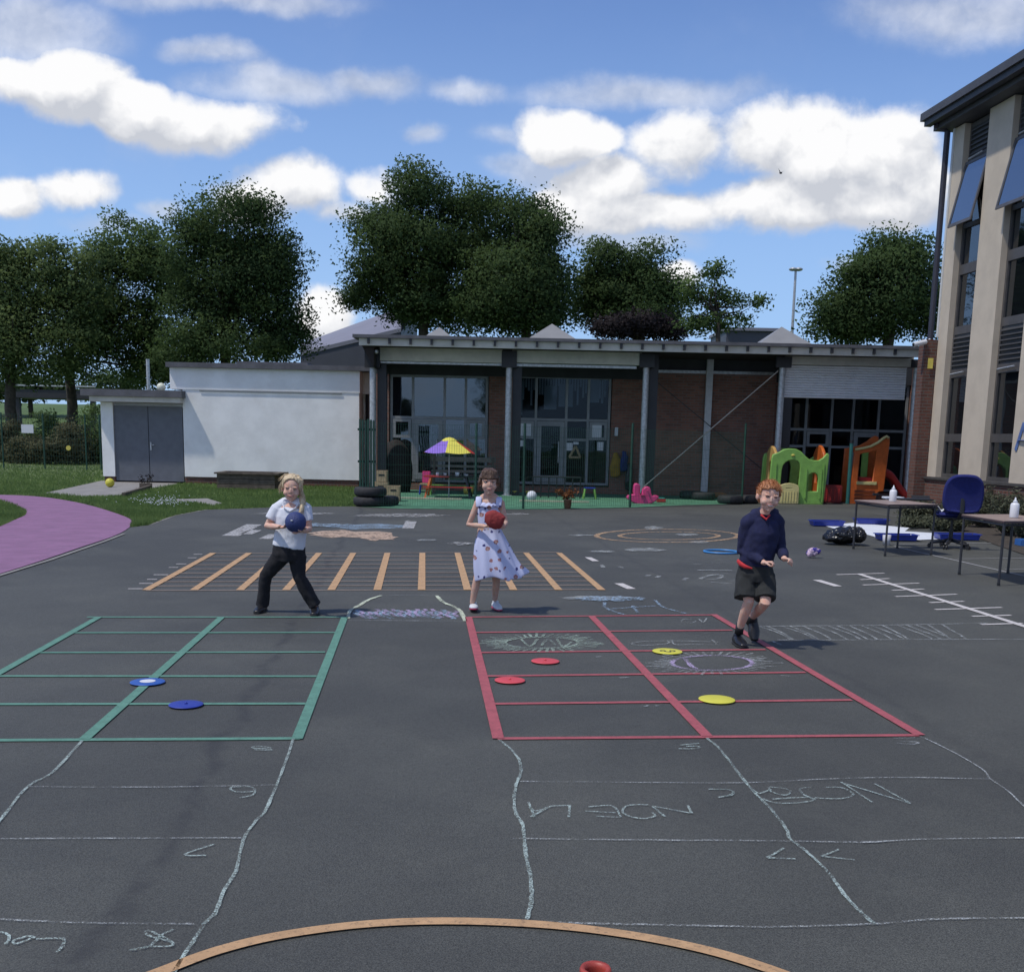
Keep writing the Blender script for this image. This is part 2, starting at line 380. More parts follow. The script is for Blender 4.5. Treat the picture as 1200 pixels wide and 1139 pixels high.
M_yel = mat('yellow_plastic', (.60,.50,.10), .45, .1, 6)
M_cy = mat('pale_yellow_plastic', (.56,.50,.22), .5, .1, 6)
M_pink = mat('pink_plastic', (.62,.05,.20), .4, .1, 6)
M_blue = mat('blue_plastic', (.02,.045,.32), .35, .1, 6)
M_greenf = mat('green_fence_paint', (.012,.055,.035), .5, .2, 6)
M_turf = mat('green_turf', (.065,.19,.11), .9, .25, 3, .3, 200)
M_grass = mat('grass_soil', (.07,.11,.035), .95, .4, 1.2, .5, 60, c2=(.14,.19,.055))
M_conc = mat('concrete', (.24,.23,.215), .9, .15, 2.5, .3, 60)
M_bark = mat('bark', (.055,.045,.035), .9, .3, 6, .5, 20)
L_dark = leafmat('leaf_dark', (.040,.068,.026), (.072,.115,.040), .38)
L_mid = leafmat('leaf_mid', (.055,.090,.030), (.10,.155,.050), .38)
L_light = leafmat('leaf_light', (.070,.105,.038), (.125,.175,.065), .4)
L_cop = leafmat('leaf_copper', (.017,.016,.017), (.030,.023,.025), .15)
L_scrub = leafmat('leaf_scrub', (.055,.06,.03), (.11,.11,.06), .2, 1)
L_lav = leafmat('leaf_grey', (.06,.07,.045), (.14,.15,.10), .2, 3)
# ---------------------------------------------------------------- ground
def sheet(name, poly, z, m, label=None):
    mb = MB(); bm = bmesh.new(); vs = [bm.verts.new((p[0], p[1], z)) for p in poly]; f = bm.faces.new(vs)
    bm.normal_update()
    if f.normal.z < 0: f.normal_flip()
    bmesh.ops.triangulate(bm, faces=bm.faces[:]); mb.bm(bm)
    me = mb.mesh(name); o = link(name, me, m, None, recenter=False); return tag(o, kind='structure', label=label)
sheet('ground', [(-700,-60),(700,-60),(700,1400),(-700,1400)], -.012, M_grass)
def gp(pts): return [G(*p) for p in pts]
asph_l = gp([(0,662),(60,645),(118,626),(148,618),(175,615),(205,604),(243,597),(330,594),(424,593)])
A = [(-60,-12),(-60,G(0,673).y-6.2)] + [(p.x,p.y) for p in asph_l] + [(asph_l[-1].x, 38),(60,38),(60,-12)]
A[1] = (asph_l[0].x-7.5, asph_l[0].y-6.0); A[0] = (A[1][0]-8, -12)
sheet('playground', A, -.004, M_asph)
kb = MB(); ribbon(kb, gp([(-60,694.5),(0,674.5),(60,656),(120,635.5),(146,625.5)]), .05, .006); ribbon(kb, asph_l[4:7], .05, 0.); tag(kb.build('edging_strip', M_conc), kind='structure')
# violet rubber path
pp = cr(gp([(0,580),(30,581),(62,584),(100,591),(140,603),(155,612),(140,625.5),(90,643),(40,660),(0,672.5)]), 4)
pl = [p for p in pp]; far = pp[0]; near = pp[-1]
isl = cr(gp([(0,617),(18,609),(30,603),(28,597),(14,591),(0,588)]), 4)
M_vio = mat('violet_rubber', (.245,.125,.225), .9, .10, 2.5, .35, 220, wear=((.17,.11,.18), 6, .5))
left = [V((near.x-5, near.y-3.2, 0)), V((near.x-5.5, near.y+.2, 0))]
poly = [(p.x,p.y) for p in pp] + [(left[0].x,left[0].y),(isl[0].x-5, isl[0].y-1)] + [(p.x,p.y) for p in isl] + [(isl[-1].x-6, isl[-1].y+1.5),(far.x-7, far.y+2)]
sheet('path', poly, .004, M_vio)
sheet('concrete_apron', [(p.x,p.y) for p in gp([(118,563.5),(216,562.5),(205,568),(160,575),(140,581),(95,582),(50,578),(70,574)])], .0, M_conc)
sheet('concrete_slab', [(p.x,p.y) for p in gp([(205,585),(243,584),(262,590),(250,593),(232,589),(208,588)])], .0, M_conc)
# turf of the nursery yard
FL = [G(424,594), G(470,596), G(557,597), G(613,597), G(676,596), G(738,595), G(800,592), G(869,590.5)]
sheet('turf', [(p.x,p.y) for p in FL] + [(FL[-1].x, 33.5), (FL[0].x, 33.5)], .004, M_turf)
# low bank and field far left
bk = MB(); N = 40; vs = []; fs = []
for j in range(9):
    for i in range(N+1):
        x = -110+i*5.5; y = 62+j*14; h = 4.2*min(1, j/3.5)*(1 if x < 0 else max(0, 1-x/60))+.5*noise.noise(V((x*.05,y*.05,0))); vs.append((x, y, h-.05 if j else -.2))
for j in range(8):
    for i in range(N): k = j*(N+1)+i; fs.append((k, k+1, k+N+2, k+N+1))
bk.add(vs, fs); tag(bk.build('hill', mat('field_grass', (.07,.12,.03), .95, .3, .3, 0), smooth=True), kind='structure')
# ---------------------------------------------------------------- foliage
import array
def leaves(name, pts, size, m, parent=None, flat=0., rs=1, wide=.55, out=None):
    r = random.Random(rs); co = []; n = len(pts); nrm = []
    for ii, p in enumerate(pts):
        a = V((r.gauss(0,1), r.gauss(0,1), r.gauss(0,.7)-.2)).normalized(); b = V((r.gauss(0,1), r.gauss(0,1), r.gauss(0,1)))
        b = (b-a*b.dot(a)).normalized(); s = size*r.uniform(.65, 1.35); c = a.cross(b)*s*.12
        q = V(p); a = a*s*.5; b = b*s*.5*wide
        if out:
            gn = b.cross(a); o_ = out[ii]
            if gn.dot(o_) < 0: b = -b; gn = -gn
            w_ = (gn.normalized()*.45+o_).normalized(); nrm += [w_]*4
        co += [*(q-a), *(q+b+c), *(q+a), *(q-b+c)]
    me = bpy.data.meshes.new(name); me.vertices.add(4*n); me.loops.add(4*n); me.polygons.add(n)
    me.vertices.foreach_set('co', co); me.loops.foreach_set('vertex_index', array.array('i', range(4*n)))
    me.polygons.foreach_set('loop_start', array.array('i', range(0, 4*n, 4))); me.update(calc_edges=True); me.validate()
    if out: me.polygons.foreach_set('use_smooth', [True]*n); me.normals_split_custom_set_from_vertices(nrm)
    return link(name, me, m, parent)
def crown_pts(blobs, Y, n, clump, sp, r, dy=.8):
    pts = []; cl = []; outs = []; tot = sum(b[2]*b[3] for b in blobs)
    for (cx, cy, rx, ry) in blobs:
        c = P(cx, cy, Y); k = Y/F; ax, az = max(.3*rx*k, rx*k-sp*.55), max(.3*ry*k, ry*k-sp*.5); ay = min(ax, 4.)*dy
        m = max(3, int(n*(rx*ry)/tot/clump)); c.y += r.uniform(-.6,.6)*ay
        for _ in range(m):
            while True:
                q = V((r.uniform(-1,1), r.uniform(-1,1), r.uniform(-1,1)))
                if .2 < q.length < 1: break
            q *= (.62+.38*r.random())/max(q.length, .55) if r.random() < .72 else 1
            cc = c+V((q.x*ax, q.y*ay, q.z*az)); cl.append(cc)
            rr = sp*r.uniform(.6, 1.4)
            for _ in range(int(clump*r.uniform(.5,1.5))):
                g = V((r.gauss(0,1), r.gauss(0,1), r.gauss(0,1))).normalized()*(r.random()**.45)*rr; g.z *= .62; pts.append(cc+g); outs.append((g.normalized()*.8+(cc-c).normalized()*.5+V((0,0,.15))).normalized())
    return pts, cl, outs
def tree(name, label, base, Y, blobs, n, m, leaf=.30, clump=70, sp=1.1, seed=1, trunk=.32, group='trees behind the playground', cat='tree', limbs=14, split=.45):
    r = random.Random(seed); b = P(base, 560, Y); root = thing(name, label, cat, V((b.x, Y, 0)), group)
    pts, cl, outs = crown_pts(blobs, Y, n, clump, sp, r); leaves('crown', pts, leaf, m, root, rs=seed, out=outs)
    mb = MB(); z = [p.z for p in cl]; lo_, hi = min(z), max(z); fork = V((b.x, Y, max(1.2, lo_+(hi-lo_)*.12)))
    mid = (V((b.x,Y,0))+fork)/2+V((r.uniform(-.2,.2),0,0)); top = sum(cl, V((0,0,0)))/len(cl); top.z = lo_+(hi-lo_)*.75
    mb.tube([(b.x,Y,-.1), mid, fork, (fork+top)/2+V((r.uniform(-.4,.4),0,0)), top], [trunk*1.25, trunk, trunk*.85, trunk*.5, trunk*.12], 9)
    for _ in range(limbs):
        c = r.choice(cl); s = fork.lerp(top, r.uniform(0,.6)); q = s.lerp(c, .5)+V((0,0,-.25*(c-s).length*.3))
        mb.tube([s, q, c], [trunk*.36, trunk*.2, trunk*.05], 6)
    mb.build('trunk', M_bark, root, True); return root
TB = [
 ('broadleaf_tree','pale green tree at the far left edge behind the yellow tinted bank',20,62,[(15,350,48,58),(60,330,42,48),(78,375,34,45),(30,400,52,40),(-30,350,60,80),(0,300,40,32),(35,330,50,60),(100,340,34,60),(60,400,70,50),(10,400,50,50),(10,435,62,22),(60,295,22,18)],15000,L_light,.33,0),
 ('broadleaf_tree','rounded dark tree second from the left, just left of the tallest round crown',86,66,[(150,290,50,50),(110,370,50,60),(205,330,30,70),(185,420,40,30),(118,330,36,55),(175,330,44,60),(140,380,58,52),(105,390,36,40),(185,395,34,45),(150,425,50,26),(95,432,40,20),(190,440,40,18)],17000,L_mid,.33,0),
 ('broadleaf_tree','dense round crowned dark tree rising directly behind the white rendered block',268,60,[(268,268,60,52),(215,420,40,30),(330,400,40,34),(300,330,60,60),(318,300,42,52),(228,300,42,60),(280,335,70,60),(232,375,52,52),(320,378,48,48),(275,402,80,34),(348,372,16,12),(300,250,30,24)],24000,L_dark,.30,0),
 ('broadleaf_tree','tallest broad tree behind the left end of the nursery roof with twiggy top',495,62,[(500,232,52,46),(480,300,80,60),(520,360,80,40),(455,270,42,44),(545,250,46,50),(500,290,66,50),(440,320,42,34),(560,310,44,52),(470,350,62,42),(420,345,28,26),(545,362,52,34),(425,262,20,16)],25000,L_dark,.30,0),
 ('broadleaf_tree','big dark tree behind the middle of the nursery roof, right of the tallest tree',612,60,[(605,262,46,52),(600,345,80,60),(640,290,30,46),(600,320,58,50),(640,345,34,44),(580,355,48,38),(620,375,58,24),(560,230,14,18)],20000,L_dark,.30,0),
 ('broadleaf_tree','shorter twin headed tree above the centre right of the nursery roof',740,64,[(705,312,42,40),(735,350,70,44),(758,312,38,40),(730,340,52,36),(690,350,30,40),(785,345,22,36),(742,375,56,22)],13000,L_dark,.32,0),
 ('broadleaf_tree','bushy dark tree against the sky just left of the tall right hand building',1030,56,[(1040,300,40,38),(1040,340,60,60),(1000,370,50,40),(1072,305,26,36),(1010,330,38,36),(1060,345,44,44),(982,360,34,30),(1020,380,60,26),(960,385,20,14),(1090,370,24,40)],14000,L_dark,.30,0),
]
for i, (nm, lb, bx, Y, bl, n, m, lf, _) in enumerate(TB): tree(nm, lb, bx, Y, bl, int(n*2.9), m, lf*.58, 150, 1.25, 11+i, .30)
tree('copper_tree', 'dark purple leaved tree low behind the nursery roof', 745, 52, [(720,385,34,14),(755,380,34,16),(785,388,22,10)], 8000, L_cop, .16, 100, .9, 31, .2)
tree('young_tree', 'thin open young tree with sky showing through, left of the tall street lamp', 832, 46, [(838,318,22,18),(830,345,28,22),(858,350,28,14),(888,354,26,9),(845,375,46,18),(808,340,18,22),(820,380,30,18)], 5200, L_mid, .14, 60, .6, 33, .11, limbs=26)
tree('distant_trees', 'low dark distant tree belt on the field behind the scrub at far left', 40, 88, [(-40,455,60,22),(40,452,50,18),(90,456,40,16),(140,450,50,20),(10,462,60,12)], 9000, L_dark, .30, 120, 1.3, 51, .2)
# two trees across the yard behind the viewer, mirrored in the nursery glazing
for nm_, (tx, ty), lb in (('broadleaf_tree', (-.5, -36), 'dark tree mirrored in the right panes of the first nursery window'), ('broadleaf_tree', (-11, -40), 'dark tree mirrored in the far left pane of the first nursery window')):
    src = [o for o in bpy.data.objects if o.get('label','').startswith('dense round crowned')][0]; c_ = dup(src, V((tx, ty, 0))-V((src.location.x, src.location.y, 0)), lb); c_.scale = (.8,.8,.8) if tx > -5 else (.36,.36,.36)
# scrub behind the left fence
sc = random.Random(5)
for i, (x, y, rx, ry, Y, m) in enumerate([(10,508,26,24,50,L_scrub),(48,502,28,28,53,L_dark),(84,512,24,22,49,L_scrub),(108,500,22,30,52,L_mid),(30,522,26,14,48,L_scrub),(126,515,16,22,50,L_dark),(-28,505,26,28,51,L_mid),(65,524,30,12,47.5,L_scrub)]):
    lb = ['brown tinged scrub bush at the left edge behind the green fence','tall dark bush behind the white sign on the fence','tawny bush behind the fence between sign and garage','green bush against the tall trunks left of the garage','low tawny bush under the white sign','dark bush touching the left side of the garage','green bush cut off by the left edge','low brown bush in front of the fence bushes'][i]
    root = thing('bush', lb, 'bush', V((P(x,545,Y).x, Y, 0)), 'scrub behind the left fence')
    bb = [(x,y,rx,ry),(x-rx*.4,y+ry*.5,rx*.7,ry*.6),(x+rx*.4,y+ry*.6,rx*.7,ry*.6),(x,y+ry*1.0,rx*1.0,ry*.5)]
    pts, cl, outs = crown_pts(bb, Y, 5200, 90, .6, sc); kk_ = [q for q in range(len(pts)) if pts[q].z > 0]; leaves('foliage', [pts[q] for q in kk_], .12, m, root, rs=i, out=[outs[q] for q in kk_])
    mb = MB()
    for k in range(6): c = sc.choice(cl); mb.tube([(root.location.x+sc.uniform(-.2,.2), Y, 0), V((c.x, c.y, max(c.z,.3)))], [.03,.01], 5)
    mb.build('stem', M_bark, root)
# grass tufts on the near verges (one mass)
def inpoly(x, y, pg):
    c = False; j = len(pg)-1
    for i in range(len(pg)):
        a, b = pg[i], pg[j]
        if (a[1] > y) != (b[1] > y) and x < (b[0]-a[0])*(y-a[1])/(b[1]-a[1])+a[0]: c = not c
        j = i
    return c
apr = [(p.x,p.y) for p in gp([(118,563.5),(216,562.5),(205,568),(160,575),(140,581),(95,582),(50,578),(70,574)])]
slb = [(p.x,p.y) for p in gp([(205,585),(243,584),(262,590),(250,593),(232,589),(208,588)])]
gr = random.Random(3); gb = MB(); gv = []; gf = []; cnt = 0
while cnt < 62000:
    px = gr.uniform(-40, 428); py = 536+ (620-536)*gr.random()**.55; g = G(px, py); x, y = g.x, g.y
    if y > 33 and x > P(118,560,33).x: continue
    if inpoly(x, y, A) or inpoly(x, y, poly) or inpoly(x, y, apr) or inpoly(x, y, slb): continue
    h = gr.uniform(.03,.075)*(1+.5*noise.noise(V((x,y,0)))); w = .011*(y/25); a = gr.uniform(0, 6.28); dx, dy = math.cos(a)*w, math.sin(a)*w
    k = len(gv); gv += [(x-dx,y-dy,-.012),(x+dx,y+dy,-.012),(x+gr.uniform(-.03,.03),y+gr.uniform(-.03,.03),h)]; gf.append((k,k+1,k+2)); cnt += 1
gb.v = gv; gb.f = gf; g_o = gb.build('grass', leafmat('grass_blade', (.085,.14,.04), (.17,.24,.08), .35, .8)); tag(g_o, 'short mown grass of the verge beside the violet path and white block', 'grass', kind='stuff')
# daisies / clover
cb_ = MB()
for _ in range(170):
    px = gr.gauss(190, 18); py = gr.gauss(590, 3.2); g = G(px, py)
    if inpoly(g.x,g.y,A) or inpoly(g.x,g.y,poly) or inpoly(g.x,g.y,slb): continue
    cb_.ell((g.x,g.y,.07), (.011,.011,.008), 6)
tag(cb_.build('clover_flowers', M_paper), 'white clover flowers scattered in the grass right of the violet path', 'flowers', kind='stuff')
# ---------------------------------------------------------------- markings
def L(mb, p, q, w, z): ribbon(mb, [G(*p), G(*q)], w, z)
def mark(name, m, mb): return tag(mb.build(name, m), kind='structure')
def paint(name, c): return mat(name, c, .75, .12, 12, .25, 200, wear=((c[0]*.45+.02, c[1]*.45+.02, c[2]*.45+.02), 45, .75))
M_gp = paint('green_tape', (.10,.24,.18)); M_rp = paint('red_tape', (.36,.085,.10)); M_op = paint('orange_paint', (.47,.29,.15)); M_wp = paint('white_paint', (.55,.52,.50)); M_pp = paint('faded_line_paint', (.27,.21,.17))
mb = MB()
for a, b in (((404,723),(348,866)), ((260,723),(99,866)), ((116,723),(-142,868))): L(mb, a, b, .058, .003)
for a, b in (((102,723),(404,723)), ((86,741.3),(393,741)), ((45,764.5),(381,764)), ((-10,792),(371,792.3)), ((-70,825),(358,824.3)), ((-142,868),(352,865))): L(mb, a, b, .048, .001)
mark('green_court_lines', M_gp, mb)
mb = MB()
for a, b in (((549,723),(584,865.5)), ((693,722),(829,863)), ((836,720),(1078,861.5))): L(mb, a, b, .062, .003)
for a, b in (((549,723),(836,720.5)), ((556,741),(858,738.3)), ((562,764.5),(897,761)), ((569,792),(944,787.6)), ((577,824.5),(998,820)), ((583,865.2),(1076,861.2))): L(mb, a, b, .045, .001)
mark('red_court_lines', M_rp, mb)
mb = MB()
tops = [250,292,331,374,414,454,495,536,578,616.5,655]; bots = [171,227,281,335,388,442,494,548,602,655,705.5]
for a, b in zip(tops, bots): L(mb, (a,648), (b,691.5), .078, .003)
mark('orange_ladder_bars', M_op, mb)
mb = MB()
for y in (648,652,656.6,661.5,666.3,671.3,676.3,681.3,686.3,691.5):
    f = (y-648)/43.5; L(mb, (250-f*79, y+.3), (655+f*51, y-.8), .045, .001)
mark('ladder_rungs', M_pp, mb)
mb = MB()
for x0, x1, y in ((225,255,145),(205,235,157),(165,200,178),(140,172,190),(88,138,215),(65,100,231),(38,85,245),(0,50,263)):
    L(mb, (150+x0/2.927, 600+y/2.927), (150+x1/2.927, 600+y/2.927), .04, .001)
L(mb, (725,683.5), (740,690), .10, .001); L(mb, (689,653), (698,657.5), .09, .001)
L(mb, (957,679.5), (982,687), .10, .001)
mark('white_dashes', M_wp, mb)
mb = MB(); ribbon(mb, cr([G(*p) for p in [(120,1165),(190,1138),(255,1114),(330,1096),(430,1083),(530,1079.5),(640,1084),(740,1096),(830,1114),(905,1137),(970,1163)]], 8), .052, .003); mark('orange_arc', M_op, mb)
mb = MB(); q = lambda x, y: (950+x/4.8, 540+y/4.8)
L(mb, q(275,638), q(1330,971), .075, .003)
for x0,y0,x1,y1 in ((145,640,415,632),(278,668,445,662),(293,698,610,688),(458,728,637,721),(478,763,823,750),(668,797,862,790),(700,836,1075,824),(908,874,1127,868),(958,920,1190,913)): L(mb, q(x0,y0), q(x1,y1), .045, .001)
mark('number_line', M_wp, mb)
mb = MB(); ribbon(mb, cr([G(*q(*p)) for p in ((470,480),(600,512),(800,556),(1000,602),(1260,660))], 4), .05, .001)
for a, b in (((480,470),(1260,461)), ((820,552),(1260,547)), ((1090,612),(1260,611)), ((360,297),(745,345))): L(mb, q(*a), q(*b), .04, .003)
mark('faint_lines', mat('worn_white', (.26,.26,.26), .8, .2, 20), mb)
mb = MB()
for cx, cy, rx, ry, w in ((782,627.8,83,7.6,.09), (784,627.8,58,4.6,.08)):
    pts = [G(cx+rx*math.cos(a*math.pi/32), cy+ry*math.sin(a*math.pi/32)) for a in range(65)]; ribbon(mb, pts, w, .001)
mark('faded_ring', chalk('ring_paint', (.45,.30,.18), .75, 20), mb)
# chalk
def strokes(name, m, lst, w, conv, jit=.22, k=5, z=.003):
    mb = MB()
    for s in lst:
        pts = cr([G(*conv(*p)) for p in s], k) if len(s) > 2 else [G(*conv(*s[0])).lerp(G(*conv(*s[1])), i/12) for i in range(13)]
        pts = [p+V((rnd.uniform(-1,1), rnd.uniform(-1,1), 0))*w*.12 for p in pts]; ribbon(mb, pts, w, z, jit)
    return mark(name, m, mb)
C_g = chalk('chalk_green', (.42,.52,.49), .62, 170); C_w = chalk('chalk_white', (.46,.49,.49), .56, 170); C_f = chalk('chalk_faint', (.40,.43,.42), .25); C_p = chalk('chalk_purple', (.50,.40,.62), .6); C_b = chalk('chalk_blue', (.30,.42,.55), .6, 40); C_t = chalk('chalk_tan', (.48,.35,.26), .8, 25); C_gg = chalk('chalk_dull_green', (.36,.46,.38), .6); C_wp = chalk('patch_white', (.5,.5,.5), .55, 15); C_y = chalk('chalk_pale_yellow', (.62,.68,.52), .75)
idn = lambda x, y: (x, y); c1 = lambda x, y: (x/2.857, 850+y/2.857); c2 = lambda x, y: (550+x/3.4286, 850+y/3.4286); c3 = lambda x, y: (850+x/3.4286, 850+y/3.4286); c8 = lambda x, y: (530+x/2.857, 700+y/2.857); c6 = lambda x, y: (850+x/3.4286, 680+y/3.4286); c9 = lambda x, y: (540+x/3.333, 590+y/3.333); c5 = lambda x, y: (150+x/2.927, 600+y/2.927)
strokes('chalk_lane_edge', C_g, [[(344,866),(334,895),(322,925),(310,952),(300,962),(285,985),(277,1020),(262,1045),(252,1070),(240,1082),(222,1110),(200,1145)],[(96,868),(62,905),(32,922),(0,962),(-30,1000)]], .0135, idn)
strokes('chalk_lane_edge', C_g, [[(120,58),(165,95),(195,130),(208,170),(205,200),(188,240),(180,300),(185,350),(215,400),(222,470),(230,540),(245,600),(250,680),(245,730),(230,780)],[(955,52),(1010,100),(1110,230),(1150,275),(1200,325),(1242,375),(1277,425),(1287,455),(1327,485),(1397,545),(1457,610),(1507,680),(1567,745),(1628,800)]], .0145, c2)
strokes('chalk_lane_edge', C_w, [[(785,45),(900,100),(1030,175),(1065,216),(1130,260),(1200,325),(1290,400)]], .010, c3)
strokes('chalk_cross_lines', C_w, [[(32,922),(180,922.5),(325,920)],[(-30,983),(140,982.5),(283,982)],[(-40,1075),(80,1081),(230,1083)]], .011, idn)
strokes('chalk_cross_lines', C_w, [[(205,226),(500,228),(720,230),(1110,231),(1428,216),(1728,210),(2087,216)],[(175,455),(400,458),(800,462),(1200,464),(1577,470),(1828,458),(2300,452)],[(310,790),(500,797),(750,802),(1030,808),(1230,810),(1628,798),(1828,782),(2028,776),(2300,775)]], .011, c2)
strokes('chalk_writing', C_g, [[(908,76),(860,70),(845,76),(900,80),(905,84),(850,82)],[(848,222),(810,224),(780,220),(773,209),(800,206),(835,206),(853,216),(845,234),(802,243)],[(718,398),(620,433),(690,436)],[(580,684),(540,704),(500,740),(435,754),(500,742),(568,740),(577,728),(520,697),(492,688),(496,704),(572,724)],[(212,712),(213,735),(190,762)],[(213,713),(122,716)],[(118,712),(95,707),(72,712),(45,722),(50,732),(72,727),(104,714)],[(0,693),(25,700),(30,718),(18,734)]], .010, c1)
strokes('chalk_writing', C_g, [[(878,322),(892,354)],[(892,354),(735,325)],[(735,325),(785,367)],[(720,320),(640,322),(615,345),(640,365),(700,375),(745,365),(735,350)],[(480,328),(575,325),(608,370)],[(608,370),(510,366)],[(465,345),(590,352)],[(400,370),(404,322)],[(404,322),(325,325)],[(330,325),(245,368)],[(238,310),(262,370)],[(240,328),(268,345),(318,328)],[(845,80),(925,73)],[(840,94),(890,95),(925,90),(915,84),(870,85)],[(960,257),(1035,258),(1060,268),(1050,280),(1000,290)]], .011, c2)
strokes('chalk_writing', C_g, [[(465,228),(590,310)],[(480,235),(745,315)],[(600,235),(740,312)],[(400,250),(460,250),(500,265),(512,282),(480,293),(430,295),(360,292)],[(345,250),(298,256),(315,278),(358,300)],[(150,295),(200,312),(290,312),(358,300),(320,290),(190,297)],[(175,250),(182,266),(235,281),(262,270),(245,256),(180,248)],[(108,258),(138,274),(182,258)],[(235,494),(168,533)],[(168,533),(280,537)],[(460,498),(385,527)],[(385,527),(518,541)],[(-45,258),(0,258),(30,266),(28,280),(-5,286)]], .011, c3)
strokes('chalk_digits', C_w, [[(675,52),(765,50)],[(690,72),(760,76),(770,68),(700,64)]], .013, c3)
rays = []
for i in range(44):
    a = i*math.pi/22; k = rnd.uniform(1.35,1.75); rays.append([(300+125*math.cos(a), 152+20*math.sin(a)), (300+125*k*math.cos(a+.06), 152+20*(k*.5+.75)*math.sin(a+.06))])
ring = [(300+122*math.cos(a*math.pi/10), 152+18*math.sin(a*math.pi/10)) for a in range(21)]
strokes('chalk_sun', C_gg, rays+[ring, [(230,140),(260,165),(285,140)],[(300,162),(320,140),(345,160)],[(350,140),(370,165),(400,150)]], .022, c8)
rays = []
for i in range(40):
    a = i*math.pi/20; k = rnd.uniform(1.3,1.75); rays.append([(870+138*math.cos(a), 220+26*math.sin(a)), (870+138*k*math.cos(a), 220+26*(k*.5+.7)*math.sin(a))])
strokes('chalk_sun', C_w, rays, .02, c8)
strokes('chalk_sun', C_p, [[(870+135*math.cos(a*math.pi/10), 220+25*math.sin(a*math.pi/10)) for a in range(21)],[(780,205),(800,230),(830,246)]], .035, c8)
strokes('chalk_writing', C_w, [[(890,150),(760,146),(640,148),(600,156),(640,161),(720,155),(722,145)],[(735,143),(745,158),(800,158),(900,159)],[(870,142),(885,158)],[(800,74),(775,74),(768,82),(800,86),(815,80)],[(825,72),(840,84),(852,70)],[(560,270),(590,268)],[(480,200),(500,198)],[(645,366),(655,362)],[(680,364),(690,362)],[(1100,262),(1130,264)]], .016, c8)
hat = []
for i in range(17):
    x = 130+i*46+rnd.uniform(-10,10); s = rnd.uniform(90,150); hat.append([(x,186-i*.5),(x+s*.45,205),(x+s*.7,218),(x+s,240)])
strokes('chalk_hatching', C_w, hat+[[(120,185),(500,182),(800,178),(1050,172)],[(210,240),(500,240),(800,238),(1300,238)],[(190,245),(232,265)]], .022, c6)
strokes('chalk_faint_line', C_f, [[(230,265),(480,274),(700,268),(950,258),(1300,246)],[(800,178),(1200,165)],[(100,190),(190,240)]], .022, c6)
strokes('chalk_outline', C_y, [[(447,698),(432,703),(420,710),(410,716),(408,725)],[(512,698),(520,706),(532,711),(541,718),(545,728)]], .035, idn)
strokes('chalk_outline', C_w, [[(447,698),(480,697.5),(512,698)],[(405,727),(480,727.5),(545,728)]], .014, idn)
sq = []
for i in range(26):
    x = 418+i*4.6; y = 714+rnd.uniform(0,3); sq.append([(x,y),(x+3,y+rnd.uniform(1,4)),(x-1,y+4),(x+4,y+7+rnd.uniform(0,2))])
strokes('chalk_scribble', C_b, sq[::2], .05, idn, z=.001); strokes('chalk_scribble', C_p, sq[1::2], .035, idn, z=.005)
def patch(name, m, cx, cy, rx, ry, seed, z=.001):
    r = random.Random(seed); pts = [G(cx+rx*math.cos(a*math.pi/12)*r.uniform(.75,1.15), cy+ry*math.sin(a*math.pi/12)*r.uniform(.6,1.2)) for a in range(24)]
    mb = MB(); c = sum(pts, V((0,0,0)))/24; mb.add([(c.x,c.y,z)]+[(p.x,p.y,z) for p in pts], [(0,i+1,(i+1)%24+1) for i in range(24)]); mark(name, m, mb)
for i, a in enumerate([(C_b,430,617,50,3),(C_t,415,626,52,4.5),(C_t,445,630,22,3.5),(C_wp,478,615.5,5,5),(C_wp,470,604,55,2),(C_wp,345,602,50,1.2),(C_wp,600,602.5,25,.9),(C_w,700,701,48,2.3),(C_b,715,702,42,3.2),(C_w,765,619,12,2),(C_w,805,627,14,1.4),(C_w,820,636,12,1.4),(C_w,705,647,17,1.2),(C_w,755,645,25,1.8),(C_w,680,628,17,1),(C_w,330,676,0.5,.2),(C_f,850,680,40,14),(C_f,840,660,40,8),(C_b,375,616,30,2.2),(C_w,500,634,12,1.2),(C_wp,540,638,14,1.6)]):
    patch('paint_patch', *a, i+2, .001+.0008*i)
strokes('chalk_scribble', C_w, [[(935,295),(975,280),(1020,280),(1010,292),(960,298)],[(980,308),(1060,312)],[(870,300),(885,290)],[(920,260),(1060,262)],[(725,285),(735,280)],[(765,290),(775,283)],[(550,240),(556,250)],[(615,245),(630,252)]], .05, c9)
mb = MB()
for a, b, w in (((270,628),(298,614.5),.26), ((288,626),(300,621),.2), ((310,631.5),(322,626),.18), ((478,619),(482,611),.2)): L(mb, a, b, w, .0015)
mark('worn_paint_patch', chalk('worn_patch', (.40,.40,.40), .8, 30), mb)
strokes('chalk_blue_lines', C_b, [[(560,385),(570,410),(640,435)],[(760,378),(790,405),(880,430)],[(670,400),(690,425)],[(585,412),(760,400)]], .03, c9)
# ---------------------------------------------------------------- left: garage, white block
fy = 33.0
X = lambda px, py, Y: P(px, py, Y).x
Z = lambda px, py, Y: P(px, py, Y).z
rt = thing('white_block', 'large white rendered flat roofed block with a thin grey roof edge', 'building', V((X(320,560,fy), fy, 0)))
x0, x1 = X(215,500,fy), X(421,520,fy); xr = X(434,480,fy+.9); zt = Z(320,433,fy)
mb = MB(); mb.box((x0, fy, .2), (x1, fy+8, zt-.62)); mb.box((x1, fy+.9, .1), (xr, fy+8, zt-.62)); mb.build('wall', M_white, rt)
mb = MB(); mb.box((X(199,436,fy), fy-.02, zt-.62), (x1+.02, fy+8, zt)); mb.box((x1+.02, fy+.7, zt-.62), (xr+.1, fy+8, zt)); mb.build('upper_band', M_white, rt)
mb = MB(); mb.box((x0-.003, fy+.03, 0), (x1-.03, fy+7.9, .2)); mb.build('brick_plinth', M_brick2, rt)
